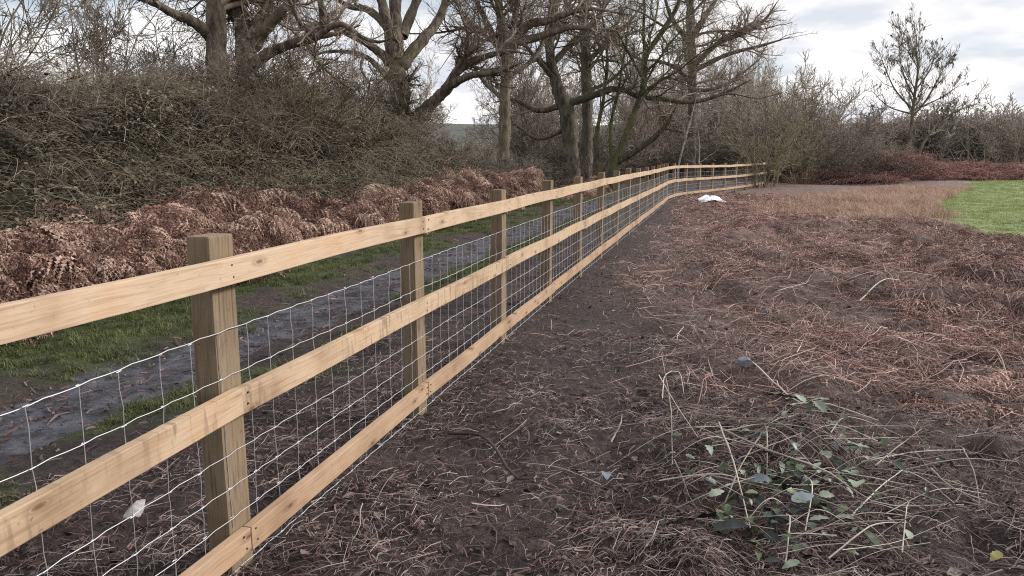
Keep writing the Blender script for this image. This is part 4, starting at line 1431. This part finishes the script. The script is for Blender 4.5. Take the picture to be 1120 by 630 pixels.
redp = lambda x, y, v: (1 - sst(v + (fbm(x * 1.1, y * 1.1, 91, 3) - .5) * 1.4, .3, 1.7)) * np.maximum(sst(-v + (fbm(x * .5, y * .5, 15, 3) - .5) * 1.8, -.6, .9) * (.12 + .88 * sst(fbm(x * 1.2 + 7, y * 1.2, 53, 3), .40, .58)) * sst(y, 3.4, 6.5), .6 * sst(y, 5.5, 12))
x_, y_ = pick_xy(260000, 3.2, 32, 1.25, redp)
n_ = len(x_)
mulch('bracken_mulch', x_, y_, .06 + .34 * rb.random(n_) ** 2, rb.uniform(.0015, .005, n_) * np.interp(y_, [3.5, 6, 12, 30], [.5, .8, 1.1, 2.4]), M['twig_red'], 3, 2, .09, 'reddish shredded bracken covering the cleared ground')

dlm = []
for k in range(4):
    r_ = np.random.default_rng(950 + k)
    dlm.append(Geo().add(*leaf_quads(np.zeros((1, 3)), .075, .05, r_, .25)).mesh('leaf', M['dead_leaf'], False))
x_, y_, v_ = cleared(16000, .9, 12, 1.4)
dn = (.3 + .7 * sst(fbm(x_ * 1.1 + 4, y_ * 1.1, 47, 3), .4, .65)) * np.interp(v_, [-2.5, 0, 1, 3], [1, .7, .35, .3])
keep = rb.random(len(x_)) < dn
x_, y_ = x_[keep], y_[keep]; n_ = len(x_)
scatter('leaf_litter', on_ground(x_, y_, .012), rotz(n_, .45), rb.uniform(.45, 1.05, n_), rb.integers(0, 4, n_), dlm, 'curled dead leaves scattered among the cut stems', 'leaves')

# ------------------------------------------------------------------ cut brambles in the near right corner
def stem_obj(name, pts, r, mat, parent=None, seed=0, S=6):
    rng = np.random.default_rng(seed)
    P, R = resample(pts, [r * (1 - .5 * k / (len(pts) - 1)) for k in range(len(pts))], 14, .25, rng)
    org = np.array(parent.location) if parent else np.zeros(3)
    return Geo().add(*tubes(P[None] - org, R[None], S)).build(name, mat, parent)


def gp(px, py, z):
    x, y = pxg(px, py)
    return np.array([x, y, float(H(x, y)) + z + .02])


cx, cy = pxg(872, 560)
clump = empty('bramble_clump', (cx, cy, float(H(cx, cy))))
tag(clump, 'heap of cut brambles with green leaves and pale canes, near right', 'bramble')
canes = [
    [(782, 500, .10), (830, 530, .14), (900, 555, .13), (960, 567, .06), (1052, 568, .02)],
    [(784, 500, .12), (800, 545, .12), (820, 592, .05)],
    [(766, 470, .03), (800, 490, .08), (850, 515, .12), (900, 530, .06)],
    [(720, 430, .10), (735, 460, .09), (762, 505, .04)],
    [(905, 515, .05), (920, 492, .12), (945, 483, .10), (985, 486, .02)],
    [(955, 530, .05), (980, 515, .10), (1005, 498, .10)],
    [(940, 528, .06), (1000, 522, .09), (1052, 517, .08)],
    [(1050, 520, .10), (1062, 545, .10), (1070, 568, .02)],
    [(860, 490, .10), (880, 470, .12), (905, 463, .06)],
    [(930, 580, .04), (960, 556, .08), (985, 535, .05)],
    [(720, 540, .02), (780, 545, .06), (840, 550, .08), (900, 552, .05)],
    [(840, 610, .03), (900, 600, .08), (960, 588, .06), (990, 580, .02)],
    [(905, 625, .03), (950, 608, .10), (990, 588, .05)],
    [(985, 620, .03), (988, 590, .10), (992, 570, .05)],
    [(790, 560, .02), (810, 540, .10), (842, 500, .08), (868, 470, .02)],
    [(858, 625, .02), (862, 600, .10), (858, 585, .08)],
    [(835, 490, .02), (836, 520, .12), (838, 545, .03)],
    [(880, 590, .02), (886, 565, .12), (878, 545, .08)],
    [(1015, 540, .08), (1040, 560, .06), (1090, 575, .02)],
    [(790, 520, .16), (840, 512, .12), (900, 520, .10), (960, 530, .04)],
]
for k, c in enumerate(canes):
    stem_obj('cane', [gp(*q) for q in c], (.0052 if k in (0, 1) else .0036), M['cane_pale'], clump, 40 + k)
rc = np.random.default_rng(21)
for k in range(105):
    px = rc.normal(880, 90); py = rc.normal(555, 42)
    if py > 640 or py < 480: continue
    a = rc.uniform(-.6, .6) + (math.pi if rc.random() < .5 else 0); L = rc.uniform(35, 150)
    c = [(px, py, rc.uniform(.0, .1)), (px + .5 * L * math.cos(a), py + .5 * L * math.sin(a) * .6, rc.uniform(.04, .15)), (px + L * math.cos(a), py + L * math.sin(a) * .6, rc.uniform(.0, .1))]
    stem_obj('cane', [gp(*q) for q in c], rc.uniform(.0013, .0028), M['cane_pale'] if rc.random() < .75 else M['twig'], clump, 90 + k, 4)


def leaf_mesh(name, L, W, mat, seed, curl=.15):
    """one serrated bramble leaflet with a raised fold along the midrib"""
    rng = np.random.default_rng(seed)
    n = 9
    t = np.linspace(0, 1, n)
    w = W * np.sin(np.pi * t ** .8) ** .8 * .5
    w = w * (1 + .12 * np.where(np.arange(n) % 2, 1, -1)); w[0] = .002; w[-1] = .001
    x = t * L
    zc = -curl * L * t ** 2 + .01 * L * rng.normal(size=n)
    mid = np.stack([x, np.zeros(n), zc], -1)
    lf = np.stack([x - .04 * L, w, zc + w * .35 + .03 * W * rng.normal(size=n)], -1)
    rt = np.stack([x - .04 * L, -w, zc + w * .35 + .03 * W * rng.normal(size=n)], -1)
    V = np.concatenate([lf, mid, rt]); i = np.arange(n - 1)
    F = np.concatenate([np.stack([i, i + n, i + n + 1, i + 1], -1), np.stack([i + n, i + 2 * n, i + 2 * n + 1, i + n + 1], -1)])
    return Geo().add(V, F).mesh(name, mat, True)


LM = {}
for key, mt in (('green', 'leaf_green'), ('pale', 'leaf_pale'), ('blue', 'leaf_blue'), ('dark', 'leaf_dark'), ('orange', 'leaf_orange'), ('yellow', 'leaf_yellow')):
    LM[key] = [leaf_mesh('leaf', .062, .034, M[mt], 30 + k, .1 + .12 * k) for k in range(3)]
rl = random.Random(4)


def put_leaf(px, py, z, kind, size, tilt=None, par=clump):
    p = gp(px, py, z)
    o = bpy.data.objects.new('leaf', LM[kind][rl.randrange(3)]); C.objects.link(o)
    o.parent = par
    o.location = Vector(p) - (par.location if par else Vector())
    t = tilt if tilt is not None else rl.uniform(-.5, .5)
    o.rotation_euler = (rl.uniform(-.5, .5), t, rl.uniform(0, 6.28)); o.scale = (size,) * 3
    return o


for px, py, z, kd, s in ((867, 496, .13, 'dark', 1.5), (883, 483, .12, 'pale', .9), (876, 490, .10, 'pale', .8), (865, 478, .13, 'pale', .6), (888, 500, .10, 'pale', .8),
                         (918, 525, .10, 'pale', 1.2), (935, 552, .08, 'pale', 1.2), (905, 535, .10, 'pale', .8), (958, 530, .09, 'pale', .9), (928, 508, .10, 'pale', .7),
                         (840, 555, .12, 'blue', 1.0), (865, 575, .10, 'blue', 1.0), (790, 585, .06, 'dark', 1.6), (835, 585, .07, 'dark', 1.5), (745, 608, .04, 'dark', 1.6),
                         (662, 528, .05, 'blue', .8), (842, 483, .10, 'orange', .5), (1092, 622, .04, 'yellow', .6), (960, 618, .05, 'green', 1.2), (780, 600, .05, 'dark', 1.3)):
    put_leaf(px, py, z, kd, s * 1.8)
for k in range(210):
    px = rl.gauss(868, 62); py = rl.gauss(548, 34)
    if py > 640 or py < 478: continue
    put_leaf(px, py, rl.uniform(.02, .12), rl.choices(['green', 'pale', 'dark'], [.5, .25, .25])[0], rl.uniform(.5, 1.3))

# larger loose sticks lying on the cleared ground
sticks = [
    ('pale bent stick pointing up from the cut bracken heap at right', [(938, 348, .02), (962, 338, .10), (981, 331, .12)], .007),
    ('straight dark stick lying level right of the ground centre', [(897, 306, .05), (920, 307, .05), (947, 306, .05)], .012),
    ('thin pale stick leaning in the cut bracken at the right edge', [(1062, 392, .02), (1085, 412, .08), (1102, 428, .04)], .006),
    ('long curved root lying on the mud beyond the lowest rail', [(490, 478, .01), (530, 486, .03), (560, 520, .02), (580, 528, .01)], .009),
    ('pinkish standing stalk left of the near bramble heap', [(735, 520, .0), (732, 470, .12), (722, 425, .22)], .004),
    ('curled pale stem arching left of the grey stone', [(724, 446, .0), (727, 428, .08), (742, 424, .09), (748, 440, .03)], .004),
    ('long thin stick lying from the grey stone towards the bramble heap', [(822, 415, .03), (870, 450, .05), (905, 460, .03), (960, 470, .02)], .006),
    ('thin pale stick in the middle of the muddy ground', [(668, 490, .02), (678, 478, .04), (680, 465, .03)], .006),
]
for k, (lab, c, r) in enumerate(sticks):
    pts = np.array([gp(*q) for q in c]); org = pts[0].copy()
    P, R = resample(pts - org, [r, *([r * .8] * (len(c) - 2)), r * .5], 14, .3, np.random.default_rng(k))
    o = Geo().add(*tubes(P[None], R[None], 6)).build('stick', M['cane_pale'] if k not in (1, 3) else M['twig'])
    o.location = org
    tag(o, lab, 'stick', 'loose sticks on the cleared ground')


def rock(name, label, px, py, sx, sy, sz, mat, seed, sink=.3):
    bm = bmesh.new(); bmesh.ops.create_icosphere(bm, subdivisions=3, radius=1)
    rr = np.random.default_rng(seed); ax = unit(rr.normal(size=(14, 3))); cut = rr.uniform(.42, .9, 14)
    for v in bm.verts:
        c = np.array(v.co)
        for a_, k_ in zip(ax, cut):
            dd = c @ a_
            if dd > k_: c = c - a_ * (dd - k_) * .97
        v.co = Vector((c[0] * sx, c[1] * sy, c[2] * sz))
    me = bpy.data.meshes.new(name); bm.to_mesh(me); bm.free(); me.materials.append(mat)
    p = gp(px, py, 0)
    o = link(name, me); o.location = (p[0], p[1], p[2] + sz * (1.25 - sink)); o.rotation_euler = (.1, .2, rr.uniform(0, 6))
    return tag(o, label, 'stone')


rock('stone', 'blue grey stone half buried right of the muddy ground', 814, 416, .065, .05, .05, M['stone'], 3)
rock('stone', 'small dark grey stone left of the blue grey stone', 838, 352, .06, .05, .03, M['stone'], 5)
rock('stone', 'pale whitish stone on the mud seen through the wire netting', 150, 572, .065, .055, .045, M['white_stone'], 14, .2)

# the crumpled white plastic sheet by the fence bend
sx_, sy_ = pxg(777, 221)
gs = 26
a_, b_ = np.meshgrid(np.linspace(-1, 1, gs), np.linspace(-1, 1, gs), indexing='ij')
rad = np.hypot(a_, b_)
wx = .74 * a_ * (.58 + .12 * vnoise(b_ * 2 + 4, a_ * 0, 3)); wy = .74 * b_ * (.62 + .2 * vnoise(a_ * 2, b_ * 0 + 2, 4))
hz = .04 + .30 * (fbm(a_ * 2.2 + 3, b_ * 2.2 + 7, 71, 4)) * np.clip(1.15 - rad ** 2 * .8, 0, 1)
hz = np.maximum(hz - .02, .015)
xx = sx_ + wx; yy = sy_ + wy
zz_ = H(xx, yy) + hz
org = np.array([sx_, sy_, float(H(sx_, sy_))])
ii = np.arange(gs * gs).reshape(gs, gs)
fq = np.stack([ii[:-1, :-1], ii[1:, :-1], ii[1:, 1:], ii[:-1, 1:]], -1).reshape(-1, 4)
so = Geo().add(np.stack([xx, yy, zz_], -1).reshape(-1, 3) - org, fq).build('plastic_sheet', M['sheet'])
so.location = org
tag(so, 'crumpled white plastic sheet on the ground near the fence bend', 'sheet')
